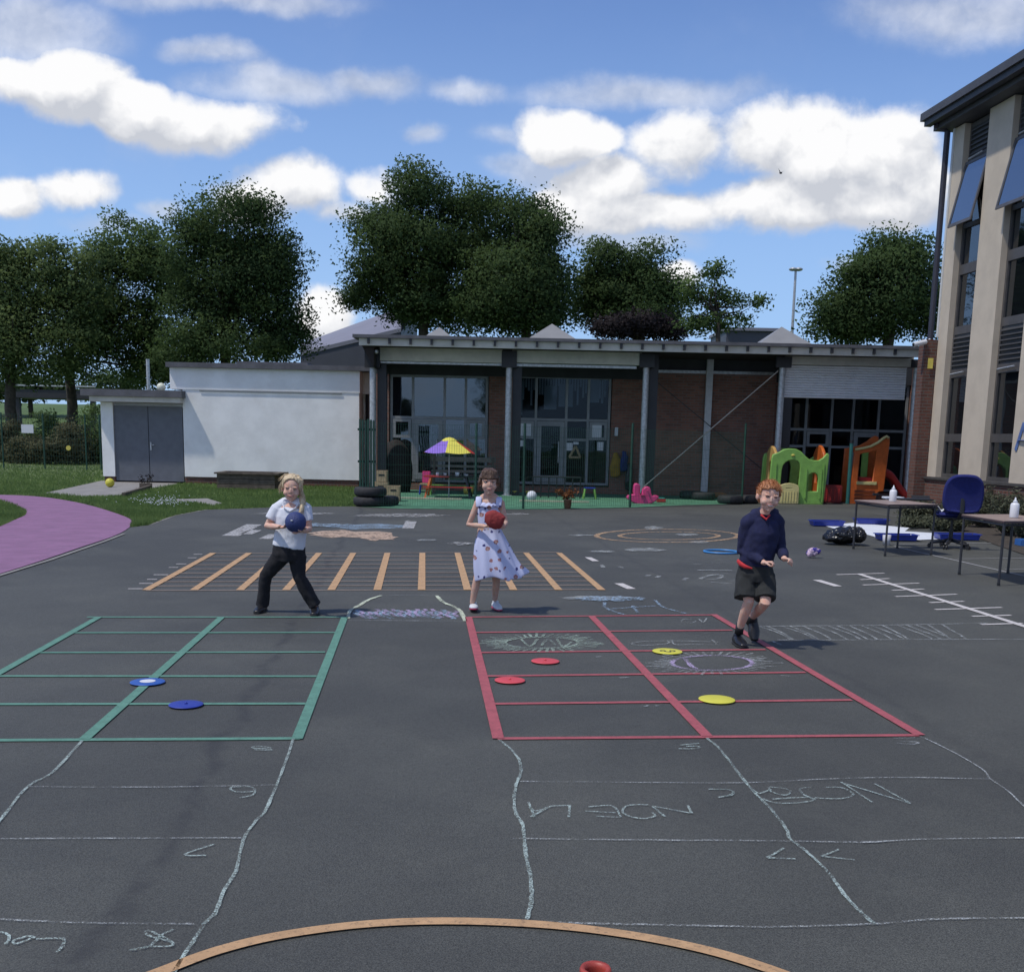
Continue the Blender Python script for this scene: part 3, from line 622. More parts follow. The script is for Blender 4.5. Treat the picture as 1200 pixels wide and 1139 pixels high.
mb = MB(); mb.box((X(197,430,fy)-.03, fy-.16, zt+.002), (xr+.25, fy+8.1, zt+.14)); mb.build('roof', M_roof, rt)
mb = MB(); mb.box((x0+.5, fy-.035, zt-.66), (x1-.5, fy-.022, zt-.625)); mb.build('drip_strip', M_frame, rt)
mb = MB(); mb.box((X(290,420,38), 36.5, zt+.14), (X(370,420,38), 39, zt+.42)); mb.build('roof_upstand', M_roof, rt)
mb = MB(); mb.tube([(x1+.12, fy+.84, 0), (x1+.12, fy+.84, zt-.5)], .05, 8); mb.build('drainpipe', M_dark, rt)
gx0, gx1 = X(119,510,fy), x0-.004; gz = Z(160,472,fy); gr_ = thing('garage', 'small flat roofed garage with slate grey double doors beside the white block', 'garage', V(((gx0+gx1)/2, fy, 0)))
dx0, dx1 = X(133.5,520,fy), X(214,520,fy); dz = Z(175,476,fy)
mb = MB(); mb.box((gx0, fy+.004, .16), (dx0, fy+5, gz)); mb.box((dx0, fy+.2, .05), (gx1, fy+5, gz)); mb.build('wall', M_white, gr_)
mb = MB(); mb.box((gx0+.03, fy+.03, 0), (dx0-.01, fy+4.9, .16)); mb.build('brick_plinth', M_brick2, gr_)
M_door = mat('slate_door', (.12,.13,.15), .55, .08, 5)
for a, b in ((dx0+.01, (dx0+dx1)/2-.008), ((dx0+dx1)/2+.008, dx1)):
    mb = MB(); mb.box((a, fy+.06, .04), (b, fy+.11, dz), .006)
    d = mb.build('door', M_door, gr_)
mb = MB(); hx = (dx0+dx1)/2+.06; hz = Z(177,523,fy); mb.box((hx-.02, fy+.035, hz-.12), (hx+.02, fy+.058, hz+.12)); mb.tube([(hx, fy+.03, hz+.04),(hx+.1, fy+.02, hz+.04)], .012, 6); mb.build('handle', M_gal, d)
mb = MB(); mb.box((gx0-.2, fy-.32, gz+.01), (gx1+.03, fy+5, gz+.16)); mb.build('fascia', M_panel, gr_)
mb = MB(); mb.box((gx0-.42, fy-.4, gz+.163), (gx1+.09, fy+5.1, gz+.36)); mb.build('roof', M_roof, gr_)
# ball on garage roof, yellow ball on apron
M_wb = mat('white_ball', (.6,.62,.5), .5, .2, 20)
def ball(name, lb, c, r, m, dots=None):
    root = MB().ell(c, (r,r,r), 24).build(name, m, None, True); tag(root, lb, 'ball'); return root
p = P(189,460,fy+1); ball('ball', 'pale ball lying on the garage roof', (p.x, fy+1, gz+.363+.13), .13, M_wb)
p = G(129,571); ball('ball', 'yellow ball on the concrete in front of the garage', (p.x,p.y,.12), .12, mat('yellow_ball', (.55,.50,.05), .5, .15, 12))
# wooden planter
Yp = G(290,573.5).y; a = X(254,560,Yp); b = X(322,560,Yp); zt_ = Z(290,556,Yp)
rt = thing('wooden_planter', 'low weathered wooden raised bed on the grass in front of the white block', 'planter', V(((a+b)/2, Yp, 0)))
for i in range(3):
    mb = MB(); h0 = zt_/3*i+.004; h1 = zt_/3*(i+1)-.004; mb.box((a, Yp, h0), (b, Yp+.05, h1), .005); mb.box((a, Yp+1.15, h0), (b, Yp+1.2, h1)); mb.box((a+.002, Yp+.052, h0), (a+.05, Yp+1.148, h1)); mb.box((b-.05, Yp+.052, h0), (b-.002, Yp+1.148, h1)); mb.build('board', M_wood, rt)
mb = MB(); mb.box((a-.06, Yp-.06, zt_), (b+.12, Yp+.12, zt_+.045)); mb.box((a-.06, Yp+1.1, zt_), (b+.12, Yp+1.26, zt_+.045)); mb.box((a-.06, Yp+.122, zt_), (a+.1, Yp+1.098, zt_+.045)); mb.box((b-.1, Yp+.122, zt_), (b+.12, Yp+1.098, zt_+.045)); mb.build('rim', M_wood, rt)
mb = MB(); mb.box((a+.06, Yp+.06, .05), (b-.06, Yp+1.14, zt_-.08)); mb.build('soil', mat('soil', (.03,.022,.016), .95, .3, 20, .5), rt)
# edging trough
p = G(147,582); q_ = G(178,572.5); mb = MB(); d = (q_-p); d.z = 0; n_ = V((-d.y, d.x, 0)).normalized()*.08; mb.obox((p.x,p.y,0), d, n_, (0,0,.09)); mb.obox((q_.x,q_.y,0), n_*4, d.normalized()*.08, (0,0,.14))
tag(mb.build('timber_edging', M_wood), 'dark timber edging along the concrete by the garage doors', 'edging')
rt = thing('weed', 'small twiggy weed growing at the edging by the garage door', 'plant', G(172,572)); mb = MB(); wp = []
for k in range(9):
    e = rt.location+V((rnd.uniform(-.2,.2), rnd.uniform(-.1,.1), rnd.uniform(.15,.38))); mb.tube([rt.location, e], [.012,.005], 5); wp += [e+V((rnd.gauss(0,.04),rnd.gauss(0,.04),rnd.gauss(0,.04))) for _ in range(8)]
mb.build('stem', M_bark, rt); leaves('foliage', wp, .06, L_cop, rt)
# left fence
Yf = 42.0
rt = thing('mesh_fence', 'green wire mesh fence with thin posts in front of the scrub at far left', 'fence', V((X(50,540,Yf), Yf, 0)))
zf = Z(50,486,Yf)
for px in (-60,3.5,52,101,118): mb = MB(); x = X(px,530,Yf); mb.tube([(x,Yf,0),(x,Yf,zf+.05)], .03, 8); mb.build('post', M_greenf, rt)
def meshpanel(a, b, z0, z1, dv=.1, dh=.2, w=.006, sag=0):
    mb = MB(); d = b-a; L_ = d.length; d = d/L_; n = max(1, int(L_/dv)); nn = V((-d.y, d.x, 0))*w
    for i in range(n+1): p = a+d*(L_*i/n); mb.obox((p.x,p.y,z0), d*w, nn, (0,0,z1-z0))
    k = max(1, int((z1-z0)/dh))
    for i in range(k+1): z = z0+(z1-z0-w)*i/k; mb.obox((a.x-nn.x,a.y-nn.y,z), d*L_, nn, (0,0,w))
    return mb
meshpanel(V((X(-60,530,Yf),Yf+.04,0)), V((X(119,530,Yf),Yf+.04,0)), .05, zf, .1, .2, .006).build('mesh_panel', M_greenf, rt)
mb = MB(); pb(mb, 25,497.5,39,507.5, Yf-.05, .02); tag(mb.build('sign', M_paper), 'blank white rectangular sign fixed on the far left fence', 'sign')
mb = MB(); c = P(80,525,Yf-.06); mb.tube([c, c+V((0,.03,0))], .09, 16); tag(mb.build('yellow_marker', M_yel), 'small round yellow marker hanging on the far left fence', 'marker')
mb = MB(); x = X(174,450,44); mb.tube([(x,44,0),(x,44,Z(174,421,44))], .07, 8); tag(mb.build('pole', M_gal), 'plain grey pole rising behind the garage roof', 'pole')
# far low structure seen between trunks
rt = thing('open_shelter', 'low dark long roof on posts seen under the trees at far left', 'shelter', V((X(60,480,78),78,0)))
mb = MB(); mb.box((X(12,460,78),78,Z(60,467,78)),(X(112,460,78),82,Z(60,457,78)),.02); mb.build('roof', M_dark, rt)
for px in (20,108): mb = MB(); x = X(px,470,78.2); mb.box((x-.15,78.2,0),(x+.15,78.5,Z(60,467,78))); mb.build('post', M_dark, rt)
mb = MB(); mb.box((X(12,450,78),77.9,Z(60,453,78)),(X(112,450,78),78.0,Z(60,451.5,78))); mb.build('rail', M_gal, rt)
# warehouse behind
Yw = 75; M_wr = mat('lilac_grey_sheeting', (.21,.21,.25), .6, .05, .6); M_ww = mat('dark_grey_cladding', (.07,.075,.095), .6, .08, .5)
rt = thing('warehouse', 'far warehouse with pale lilac roof between the two groups of trees', 'warehouse', V((X(400,450,Yw),Yw,0)))
e0, e1 = P(352,398,Yw), P(440,369,Yw); r0, r1 = P(330,418,Yw-1), P(425,401,Yw)
mb = MB(); w0 = P(352,417,Yw); w1 = P(470,389,Yw); T0 = P(352,407,Yw+12); T1 = P(470,364,Yw+12)
mb.add([w0, w1, T1, T0, w0+V((0,0,.25)), w1+V((0,0,.25)), T1+V((0,0,.25)), T0+V((0,0,.25))], [(3,2,1,0),(4,5,6,7),(0,1,5,4),(1,2,6,5),(2,3,7,6),(3,0,4,7)]); mb.build('roof', M_wr, rt)
mb = MB(); mb.add([(w0.x,Yw+.05,0),(w1.x,Yw+.05,0),(w1.x,Yw+.05,w1.z),(w0.x,Yw+.05,w0.z),(w0.x,Yw+12,0),(w1.x,Yw+12,0),(w1.x,Yw+12,T1.z),(w0.x,Yw+12,T0.z)], [(0,1,2,3),(5,4,7,6),(4,0,3,7),(1,5,6,2)]); mb.build('wall', M_ww, rt)
mb = MB(); rt = thing('low_shed', 'far low shed with mauve roof right of the young tree', 'shed', V((X(885,400,70),70,0)))
mb.box((X(850,390,70),70,Z(880,388,70)),(X(918,390,70),76,Z(880,384,70)),.02); mb.build('roof', M_wr, rt); mb = MB(); mb.box((X(852,390,70),70.2,0),(X(916,390,70),75.8,Z(880,388,70)-.002)); mb.build('wall', M_ww, rt)
# street lamp
Yl = 66; lp = P(932,390,Yl); top = P(932.5,318,Yl); rt = thing('street_lamp', 'tall grey street lamp with a double flat head above the nursery roof', 'street lamp', V((lp.x,Yl,0)))
mb = MB(); mb.tube([(lp.x-.15,Yl,0),(top.x,Yl,top.z)], [.13,.07], 10); mb.build('pole', M_gal, rt)
for s in (-1,1): mb = MB(); mb.tube([(top.x,Yl,top.z),(top.x+s*.12,Yl,top.z+.08)], .05, 6); mb.ell((top.x+s*.16,Yl,top.z+.1), (.24,.3,.1), 12); mb.build('lamp_head', M_gal, rt, True)
# bird
rt = MB(); c = P(915,203,60); rt.ell(c, (.08,.05,.05), 8); rt.add([c+V((0,0,.03)), c+V((-.14,0,.22)), c+V((-.05,.05,.04)), c+V((.16,0,.10)), c+V((.05,.05,.04))], [(0,1,2),(0,3,4)])
tag(rt.build('bird', M_black), 'small dark bird flying in front of the big white cloud', 'bird')
# ---------------------------------------------------------------- nursery building
YW, YP, YR = 32.0, 30.0, 29.0
nb = thing('nursery_building', 'long single storey brick and glass nursery with a deep flat canopy roof', 'building', V((X(750,580,YW), YW, 0)))
xl, xR = X(440,500,YW), X(1092,500,YW)
zrt = Z(600,395.5,YR); zrb = Z(600,399.3,YR); zfb = Z(600,408.5,YR+.1)
rx0, rx1 = X(413,394,YR), X(1080,405,YR)
mb = MB(); mb.box((rx0, YR, zrb), (rx1, 42, zrt)); mb.build('roof', M_roof, nb)
mb = MB(); mb.box((rx0+.15, YR+.1, zfb), (rx1, YR+.16, zrb-.002)); mb.build('fascia', M_panel, nb)
k = int((rx1-rx0)/.55)
for i in range(k): xx = rx0+.4+i*(rx1-rx0-.5)/k; mb = MB(); mb.box((xx-.03, YR+.02, zrb-.14), (xx+.03, YR+.098, zrb-.004)); mb.build('joist_end', M_dark, nb)
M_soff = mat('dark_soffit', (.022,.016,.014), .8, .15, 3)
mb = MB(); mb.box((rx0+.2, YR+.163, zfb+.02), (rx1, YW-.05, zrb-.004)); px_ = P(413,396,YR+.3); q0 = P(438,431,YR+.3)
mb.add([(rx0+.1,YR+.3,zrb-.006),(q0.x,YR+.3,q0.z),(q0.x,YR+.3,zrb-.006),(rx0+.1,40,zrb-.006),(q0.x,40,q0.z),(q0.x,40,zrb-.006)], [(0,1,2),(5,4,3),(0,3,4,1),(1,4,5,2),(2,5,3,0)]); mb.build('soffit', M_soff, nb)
M_dwall = mat('dark_cladding', (.035,.037,.042), .7, .15, 3)
# back-wall pieces: brick reveals, glazing, header
def wallbox(a, b, z0, z1, m=M_brick, nm='wall', y0=YW, y1=YW+.3):
    mb = MB(); mb.box((a, y0, z0), (b, y1, z1)); return mb.build(nm, m, nb)
ztop = zfb+.02
b1 = [X(v,500,YW) for v in (458.3,483.4,520.5,545.2,570)]; b2 = [X(v,500,YW) for v in (602.6,627.7,663.4,689,713.6)]; b4 = [X(v,500,YW) for v in (918,945,975,1000,1030,1062)]
zh = Z(520,440,YW); zt1 = Z(520,490,YW); zs = Z(520,565,YW); zm = Z(520,514,YW)
x3a, x3b = X(757,500,YW-.02), X(906,500,YW-.02)
wallbox(xl, b1[0]-.06, 0, zh); wallbox(b1[-1]+.06, b2[0]-.06, 0, zh); wallbox(b2[-1]+.06, x3a-.002, 0, zh)
wallbox(xl, x3a-.002, zh+.002, ztop, M_dwall, 'header'); wallbox(b1[0]-.06, b1[-1]+.06, 0, zs-.05, M_brick, 'wall'); wallbox(b2[0]-.06, b2[-1]+.06, 0, zs-.05, M_brick, 'wall')
z3 = Z(830,437,YW-.1)
wallbox(x3a, x3b, 0, z3, M_brick, 'wall', YW-.1); wallbox(x3a, x3b, z3+.002, ztop, M_dwall, 'header', YW-.08)
wallbox(b4[-1]+.06, xR, 0, ztop, M_brick); wallbox(x3b+.002, b4[0]-.06, 0, zh, M_brick); wallbox(b4[0]-.06, b4[-1]+.06, 0, zs-.05, M_brick); wallbox(x3b+.002, b4[-1]+.055, zh+.002, ztop, M_dwall, 'header')
mb = MB(); mb.box((x3a+.1, YW-.16, z3-.03), (x3b-.1, YW-.103, z3+.05)); mb.build('white_rail', M_gal, nb)
mb = MB(); a_ = P(833,412,YW-.2); b_ = P(824.5,575,YW-.2); xx = (a_.x+b_.x)/2; mb.box((xx-.09, YW-.28, 0), (xx+.09, YW-.163, ztop)); mb.build('steel_upright', mat('pale_steel', (.55,.55,.58), .5, .1, 5), nb)
def glazing(xs, zs_, zt_, zh_, zm_, door=None, case=(), refl=M_glassr, back=None):
    w = thing('window', None, None, V((0,0,0))); w.parent = nb; w.location = V((xs[0], YW, zs_))-wl(nb)
    mb = MB(); y0, y1 = YW+.08, YW+.15; h = .035
    for x in xs: mb.box((x-h, y0, zs_), (x+h, y1, zh_))
    for i in range(len(xs)-1):
        a, b = xs[i]+h+.001, xs[i+1]-h-.001
        for z in (zs_+.03, zt_, zh_-.03): mb.box((a, y0+.004, z-h), (b, y1-.004, z+h))
        if i in case:
            z0, z1 = zm_, zt_-h-.01
            mb.box((a+.01,y0-.03,z0),(a+.09,y1,z1)); mb.box((b-.09,y0-.03,z0),(b-.01,y1,z1)); mb.box((a+.091,y0-.03,z1-.08),(b-.091,y1,z1)); mb.box((a+.091,y0-.03,z0),(b-.091,y1,z0+.08))
        elif i == door:
            mb.box((a+.01,y0-.03,zs_+.07),(a+.13,y1,zt_-.05)); mb.box((b-.13,y0-.03,zs_+.07),(b-.01,y1,zt_-.05)); mb.box((a+.131,y0-.03,zt_-.18),(b-.131,y1,zt_-.05)); mb.box((a+.131,y0-.03,zs_+.07),(b-.131,y1,zs_+.25))
        else: mb.box((a, y0+.004, zm_-h), (b, y1-.004, zm_+h))
    mb.build('frame', M_frame, w)
    for i in range(len(xs)-1):
        for (z0, z1) in ((zs_, zt_), (zt_, zh_)):
            mb = MB(); mb.box((xs[i]+h+.002, y0+.03, z0+.04), (xs[i+1]-h-.002, y0+.038, z1-.04)); mb.build('pane', refl, w)
    if door is not None: mb = MB(); x = xs[door+1]-.2; z = (zs_+zt_)/2; mb.tube([(x,y0-.04,z-.3),(x,y0-.1,z-.28),(x,y0-.1,z+.28),(x,y0-.04,z+.3)], .015, 6); mb.build('door_handle', M_gal, w)
    return w
glazing(b1, zs, zt1, zh, zm, 1, (0,3)); w2 = glazing(b2, zs, Z(655,492,YW), Z(655,441,YW), Z(655,515,YW), 1, (0,3), M_glass); glazing(b4, zs, zt1-.1, zh, zm, 3, (1,), M_glass)
# room behind the glass
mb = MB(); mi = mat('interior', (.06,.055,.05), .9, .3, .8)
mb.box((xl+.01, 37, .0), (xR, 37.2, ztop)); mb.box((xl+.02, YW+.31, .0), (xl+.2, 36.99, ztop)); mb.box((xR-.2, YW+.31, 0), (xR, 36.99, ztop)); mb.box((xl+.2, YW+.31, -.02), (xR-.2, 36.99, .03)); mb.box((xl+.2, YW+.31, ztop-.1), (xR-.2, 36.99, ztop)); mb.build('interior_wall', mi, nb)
for xx, w_, h_, c_ in ((b1[1],1.2,1.1,M_wood),(b1[3],.9,1.5,M_tan),(b2[0]+.5,1.0,.9,M_wood),(b2[3],1.3,1.2,M_tan),(b4[1],1.0,1.3,M_wood),(b4[3],1.4,.9,M_tan)):
    mb = MB(); mb.box((xx, 33.6, .04), (xx+w_, 34.1, h_)); 
    for j in range(3): mb.box((xx+.06, 33.55, .15+j*h_/3.2), (xx+w_-.06, 33.59, .12+(j+.8)*h_/3.2))
    mb.build('cupboard', c_, nb)
# strips, streamers and papers hanging behind the second window
zt2 = Z(655,492,YW); zh2 = Z(655,441,YW)
def paper(x0,y0,x1,y1,m=M_paper,nm='poster'): mb = MB(); pb(mb, x0,y0,x1,y1, YW+.065, .006); return mb.build(nm, m, w2)
pr = random.Random(8)
for i in range(34):
    x = 604+i*3.2; l = pr.uniform(8,30); mb = MB(); c = P(x,444,YW+.2); mb.box((c.x-.028,YW+.2,c.z-l*.0246),(c.x+.028,YW+.206,c.z)); mb.build('streamer', mat('white_streamer', (.85,.87,.9), .8, .03, 5), w2)
for (x0,y0,x1,y1) in ((638,452,652,480),(655,450,671,477),(691,444,702,472),(604,446,612,486)): mb = MB(); a_ = P(x0,y0,YW+.25); b_ = P(x1,y1,YW+.25); mb.box((a_.x,YW+.25,b_.z),(b_.x,YW+.256,a_.z)); mb.build('hanging_sheet', mat('white_streamer', (.85,.87,.9), .8, .03, 5), w2)
for r_ in ((605.5,495.5,613.5,512),(616,495.5,622.5,512),(692,496,705,513),(607,516,615,523),(664,519,671,528),(672,518,678,521),(700,518,707,528)): paper(*r_)
mb = MB(); T = [P(667,536,YW), P(674.8,523,YW), P(680,536,YW)]
for i in range(3): a_, b_ = T[i], T[(i+1)%3]; mb.tube([(a_.x,YW+.02,a_.z),(b_.x,YW+.02,b_.z)], .035, 6)
mb.build('triangle_frame', M_tan, w2)
# canopy posts, columns, shutter boxes
for px in (437,594,752,909,1064):
    pt = P(px+ (px-430)*.008,500,YP); mb = MB(); mb.tube([(pt.x,YP,.01),(pt.x,YP,Z(px,431,YP))], .085, 16); mb.box((pt.x-.13,YP-.13,.004),(pt.x+.13,YP+.13,.02)); mb.build('canopy_post', M_gal, nb, False)
    mb = MB(); mb.box((pt.x+.10, YP+.12, 0), (pt.x+.34, YP+.36, zfb)); mb.box((pt.x-.2, YP-.15, Z(px,431,YP)+.002), (pt.x+.2, YP+.118, zfb)); mb.build('column', M_dark, nb)
def sbox(x0,x1,y0,y1,nm,m,Y,d=.3): mb = MB(); pb(mb,x0,y0,x1,y1,Y,d); return mb.build(nm,m,nb)
sbox(445,589,406.5,424,'shutter_box',M_panel,YP-.1); sbox(600,752,409.5,426.5,'shutter_box',M_panel,YP-.1); sbox(921,1071,413.5,428.5,'shutter_box',M_panel,YP-.1)
sbox(446,588,424.8,427.2,'shutter_slat',M_gal,YP-.02,.1); sbox(603,746,427.8,430.8,'shutter_slat',M_gal,YP-.02,.1)
mb = MB(); z0, z1 = Z(990,467.5,YP), Z(990,429,YP); xa, xb_ = X(918,448,YP), X(1062,448,YP); n = 13
for i in range(n):
    a = z0+(z1-z0)*i/n; b = z0+(z1-z0)*(i+1)/n; mb.tube([(xa,YP+.06,(a+b)/2),(xb_,YP+.06,(a+b)/2)], [(.035,(b-a)/2*.98)]*2, 8, side=(0,1,0))
mb.build('roller_shutter', mat('shutter_grey', (.72,.72,.74), .5, .05, 3), nb)
mb = MB(); a_ = P(911,435,YP); b_ = P(753,571,YP); mb.tube([(a_.x,YP-.1,a_.z),(b_.x,YP-.1,b_.z)], .016, 6); mb.build('brace_rod', mat('pale_rod', (.42,.38,.33), .6, .1, 5), nb)
mb = MB(); a_ = P(757,437,YP+.4); b_ = P(905,560,YP+.4); mb.tube([(a_.x,YP+.4,a_.z),(b_.x,YP+.4,b_.z)], .012, 6); mb.build('brace_rod', M_dark, nb)
M_sky = mat('skylight', (.24,.24,.235), .4, .05, 3)
for px, py, hw in ((515,383.5,19),(647,379.5,31),(916,383,33)):
    Yk = 31.5+hw*.02; ap = P(px,py,Yk); hwm = hw/F*Yk; mb = MB(); z = zrt-.0
    mb.add([(ap.x-hwm,Yk-hwm,z+.12),(ap.x+hwm,Yk-hwm,z+.12),(ap.x+hwm,Yk+hwm,z+.12),(ap.x-hwm,Yk+hwm,z+.12),(ap.x,Yk,ap.z)], [(0,1,4),(1,2,4),(2,3,4),(3,0,4)]); o = mb.build('skylight', M_sky, nb)
    mb = MB(); mb.box((ap.x-hwm-.05,Yk-hwm-.05,z+.002),(ap.x+hwm+.05,Yk+hwm+.05,z+.118)); mb.build('kerb', M_panel, o)
mb = MB(); mb.box((xl-.02, YW+.3, 0), (xl+.01, 41.8, zrb-.01)); mb.box((xl, 41.6, 0), (xR, 41.9, zrb-.01)); mb.build('wall', M_brick, nb)
mb = MB(); c_ = P(441,412,YR+.4); mb.ell(c_, (.06,.06,.06), 10); mb.build('floodlight', M_gal, nb, True)
# ---------------------------------------------------------------- tall building on the right
C0 = P(1089,523,27.0); C0.z = 0; vd = ray(486,510); vd.z = 0; vd.normalize(); E = -vd; Nn = V((E.y, -E.x, 0))
if Nn.x > 0: Nn = -Nn
def sQ(px, py, off=0): q = Pl(px, py, C0+Nn*off, Nn); return (q-C0).dot(E)
def zQ(px, py, off=0): return Pl(px, py, C0+Nn*off, Nn).z
def FB(mb, s0, s1, z0, z1, d0, d1): return mb.obox(C0+E*s0+Nn*d0+V((0,0,z0)), E*(s1-s0), Nn*(d1-d0), (0,0,z1-z0))
tb = thing('tall_building', 'tall cream school building with bronze framed window strips along the right edge', 'building', C0)
zr = zQ(1150,90,.6); zso = zr-.42
s1a, s1b, s2a, s2b = sQ(1096,559), sQ(1122.5,559), sQ(1148.5,561), sQ(1182,563)
pw = s2a-s1b; ww = s2b-s2a
piers = [(0, s1a), (s1b, s2a), (s2b, s2b+pw)]; wins = [(s1a, s1b), (s2a, s2b)]
for i in range(3): a = s2b+pw+i*(ww+pw); wins.append((a, a+ww)); piers.append((a+ww, a+ww+pw))
send = piers[-1][1]
zsill = zQ(1110,560)
for i, (a, b) in enumerate(piers): mb = MB(); FB(mb, a, b, zsill, zso, -.35, 0); mb.build('pier', M_cream, tb)
mb = MB(); FB(mb, -.0, send, 0, zso, -9, -.36); mb.build('wall', M_cream, tb)
mb = MB(); FB(mb, -.05, send, 0, zsill-.06, -.35, .02); mb.build('brick_plinth', M_brick2, tb)
mb = MB(); FB(mb, -.05, send, zsill-.058, zsill-.003, -.35, .07); mb.build('sill', M_bronze, tb)
mb = MB(); FB(mb, -.07, -.003, zQ(1100,395), zso, -.3, .03); mb.build('corner_trim', mat('white_trim', (.6,.6,.58), .6, .05, 4), tb)
mb = MB(); FB(mb, -.55, send+.3, zr-.17, zr, -9, .62); FB(mb, -.42, send+.2, zr-.4, zr-.172, -9, .34); mb.build('roof', mat('roof_edge', (.06,.06,.068), .55, .1, 3), tb)
mb = MB(); FB(mb, -.45, send+.2, zr-.30, zr-.174, .40, .56); mb.build('gutter', M_dark, tb)
mb = MB(); c_ = C0+E*(-.20)+Nn*.10; mb.tube([c_+V((0,0,zQ(1100,398)+.003)), c_+V((0,0,zr-.45)), c_+V((0,0,zr-.3))+Nn*.3], .07, 10); mb.build('downpipe', mat('dark_pipe', (.03,.03,.045), .5, .1, 4), tb)
zy = lambda y: zQ(1130+0*(y), y) if y > 300 else zQ(1145, y)
hz_ = dict(lt=zso-.02, lb=zQ(1142,180), pb=zQ(1134,260), t1=zQ(1134,312), t2=zQ(1128,385), l2b=zQ(1124,431), hb=zQ(1122,440), t3=zQ(1118,513), b=zsill)
M_lou = mat('louvre', (.05,.05,.052), .5, .1, 3)
for wi, (a, b) in enumerate(wins):
    w = thing('window', None, None, V((0,0,0))); w.parent = tb; w.location = C0+E*a+V((0,0,zsill))-wl(tb)
    mb = MB()
    for u, v in ((a, a+.07), (b-.07, b)): FB(mb, u, v, hz_['b'], hz_['lt'], -.22, -.14)
    for z, h in ((hz_['b']+.04,.05),(hz_['t3'],.09),(hz_['l2b']-.1,.10),(hz_['t2'],.09),(hz_['t1'],.11),(hz_['lb'],.08),(hz_['lt']-.05,.05),(hz_['pb']-.02,.05)): FB(mb, a+.071, b-.071, z-h, z+h, -.22, -.135)
    mb.build('frame', M_bronze, w)
    for z0, z1 in ((hz_['lb'], hz_['lt']), (hz_['l2b'], hz_['t2'])):
        mb = MB(); n = int((z1-z0)/.11)
        for k in range(n): z = z0+.1+(z1-z0-.15)*k/n; mb.obox(C0+E*(a+.072)+Nn*-.16+V((0,0,z)), E*(b-a-.144), Nn*.06+V((0,0,-.045)), (0,0,.012))
        FB(mb, a+.072, b-.072, z0, z1, -.26, -.155); mb.build('louvre', M_lou, w)
    for z0, z1 in ((hz_['b'],hz_['t3']),(hz_['t3'],hz_['l2b']-.1),(hz_['t2'],hz_['t1']),(hz_['t1'],hz_['lb'])):
        mb = MB(); FB(mb, a+.075, b-.075, z0+.05, z1-.05, -.19, -.18); mb.build('pane', M_glassr, w)
    # tilted-open top pane
    z1, z0 = hz_['lb']-.08, hz_['pb']-.1; H = z1-z0; tilt = R(12); dv = V((0,0,-1))*math.cos(tilt)+Nn*math.sin(tilt); o = C0+E*(a+.02)+Nn*-.10+V((0,0,z1)); th = dv.cross(E).normalized()*.03
    mb = MB(); W_ = E*(b-a-.04)
    mb.obox(o, E*.07, dv*H, th); mb.obox(o+E*(b-a-.11), E*.07, dv*H, th); mb.obox(o+E*.07, E*(b-a-.18), dv*.07, th*.9); mb.obox(o+E*.07+dv*(H-.07), E*(b-a-.18), dv*.07, th*.9); sash = mb.build('open_sash', M_bronze, w)
    mb = MB(); mb.obox(o+E*.071+dv*.071+th*.3, E*(b-a-.182), dv*(H-.142), th*.25); mb.build('pane', glass('sash_glass', (.03,.035,.045), .28, .2) if wi == 0 else bpy.data.materials['sash_glass'], sash)
    for z in (hz_['lb']-.02, hz_['l2b']-.12): mb = MB(); mb.tube([C0+E*(a+.15)+Nn*-.08+V((0,0,z)), C0+E*(b-.35)+Nn*-.08+V((0,0,z+.03))], .02, 6); mb.build('handle', M_gal, w)
    mb = MB(); FB(mb, a+.1, a+.5, hz_['t3']+.2, hz_['t3']+1.2, -.5, -.45)
    mb.v = [] ; mb.f = []
# letter A on the third pier
zl = zQ(1197,512); sl = sQ(1199,512); mb = MB()
for (a, b) in (((-.22,0),(0,.55)), ((0,.55),(.22,0)), ((-.12,.2),(.12,.2))): mb.tube([C0+Nn*.015+E*(sl+a[0])+V((0,0,zl-.27+a[1])), C0+Nn*.015+E*(sl+b[0])+V((0,0,zl-.27+b[1]))], [(.05,.012)]*2, 4, side=E)
mb.build('sign_letter', mat('blue_letter', (.10,.16,.35), .5, .1, 5), tb)
# brick return beside the corner
rt = thing('brick_pier', 'red brick return wall with a yellow notice between nursery and tall building', 'wall', C0+E*-.4+Nn*.35)
zb = zQ(1100,398); mb = MB(); mb.obox(C0+E*-.34+Nn*-.1, E*.32, Nn*.40, (0,0,zb)); mb.build('brickwork', M_brick2, rt)
q_ = P(1090,432,26.96); mb = MB(); mb.box((q_.x-.06,q_.y,q_.z),(q_.x+.06,q_.y+.012,q_.z+.24)); o = mb.build('yellow_notice', M_yel, rt)
cc = P(1077,402,27.0); rt = thing('security_camera', 'white security camera on a bracket at the roof corner', 'security camera', cc)
mb = MB(); mb.tube([cc+V((-.16,-.1,-.05)), cc+V((.16,0,.03))], .055, 12); mb.build('body', M_paper, rt, False)
mb = MB(); mb.tube([cc+V((.12,0,0)), cc+V((.28,.05,.02)), cc+V((.28,.12,.10))], .025, 8); mb.build('bracket', M_paper, rt)
mb = MB(); mb.tube([cc+V((-.175,-.104,-.054)), cc+V((-.155,-.10,-.05))], .038, 12); mb.build('lens', M_black, rt)
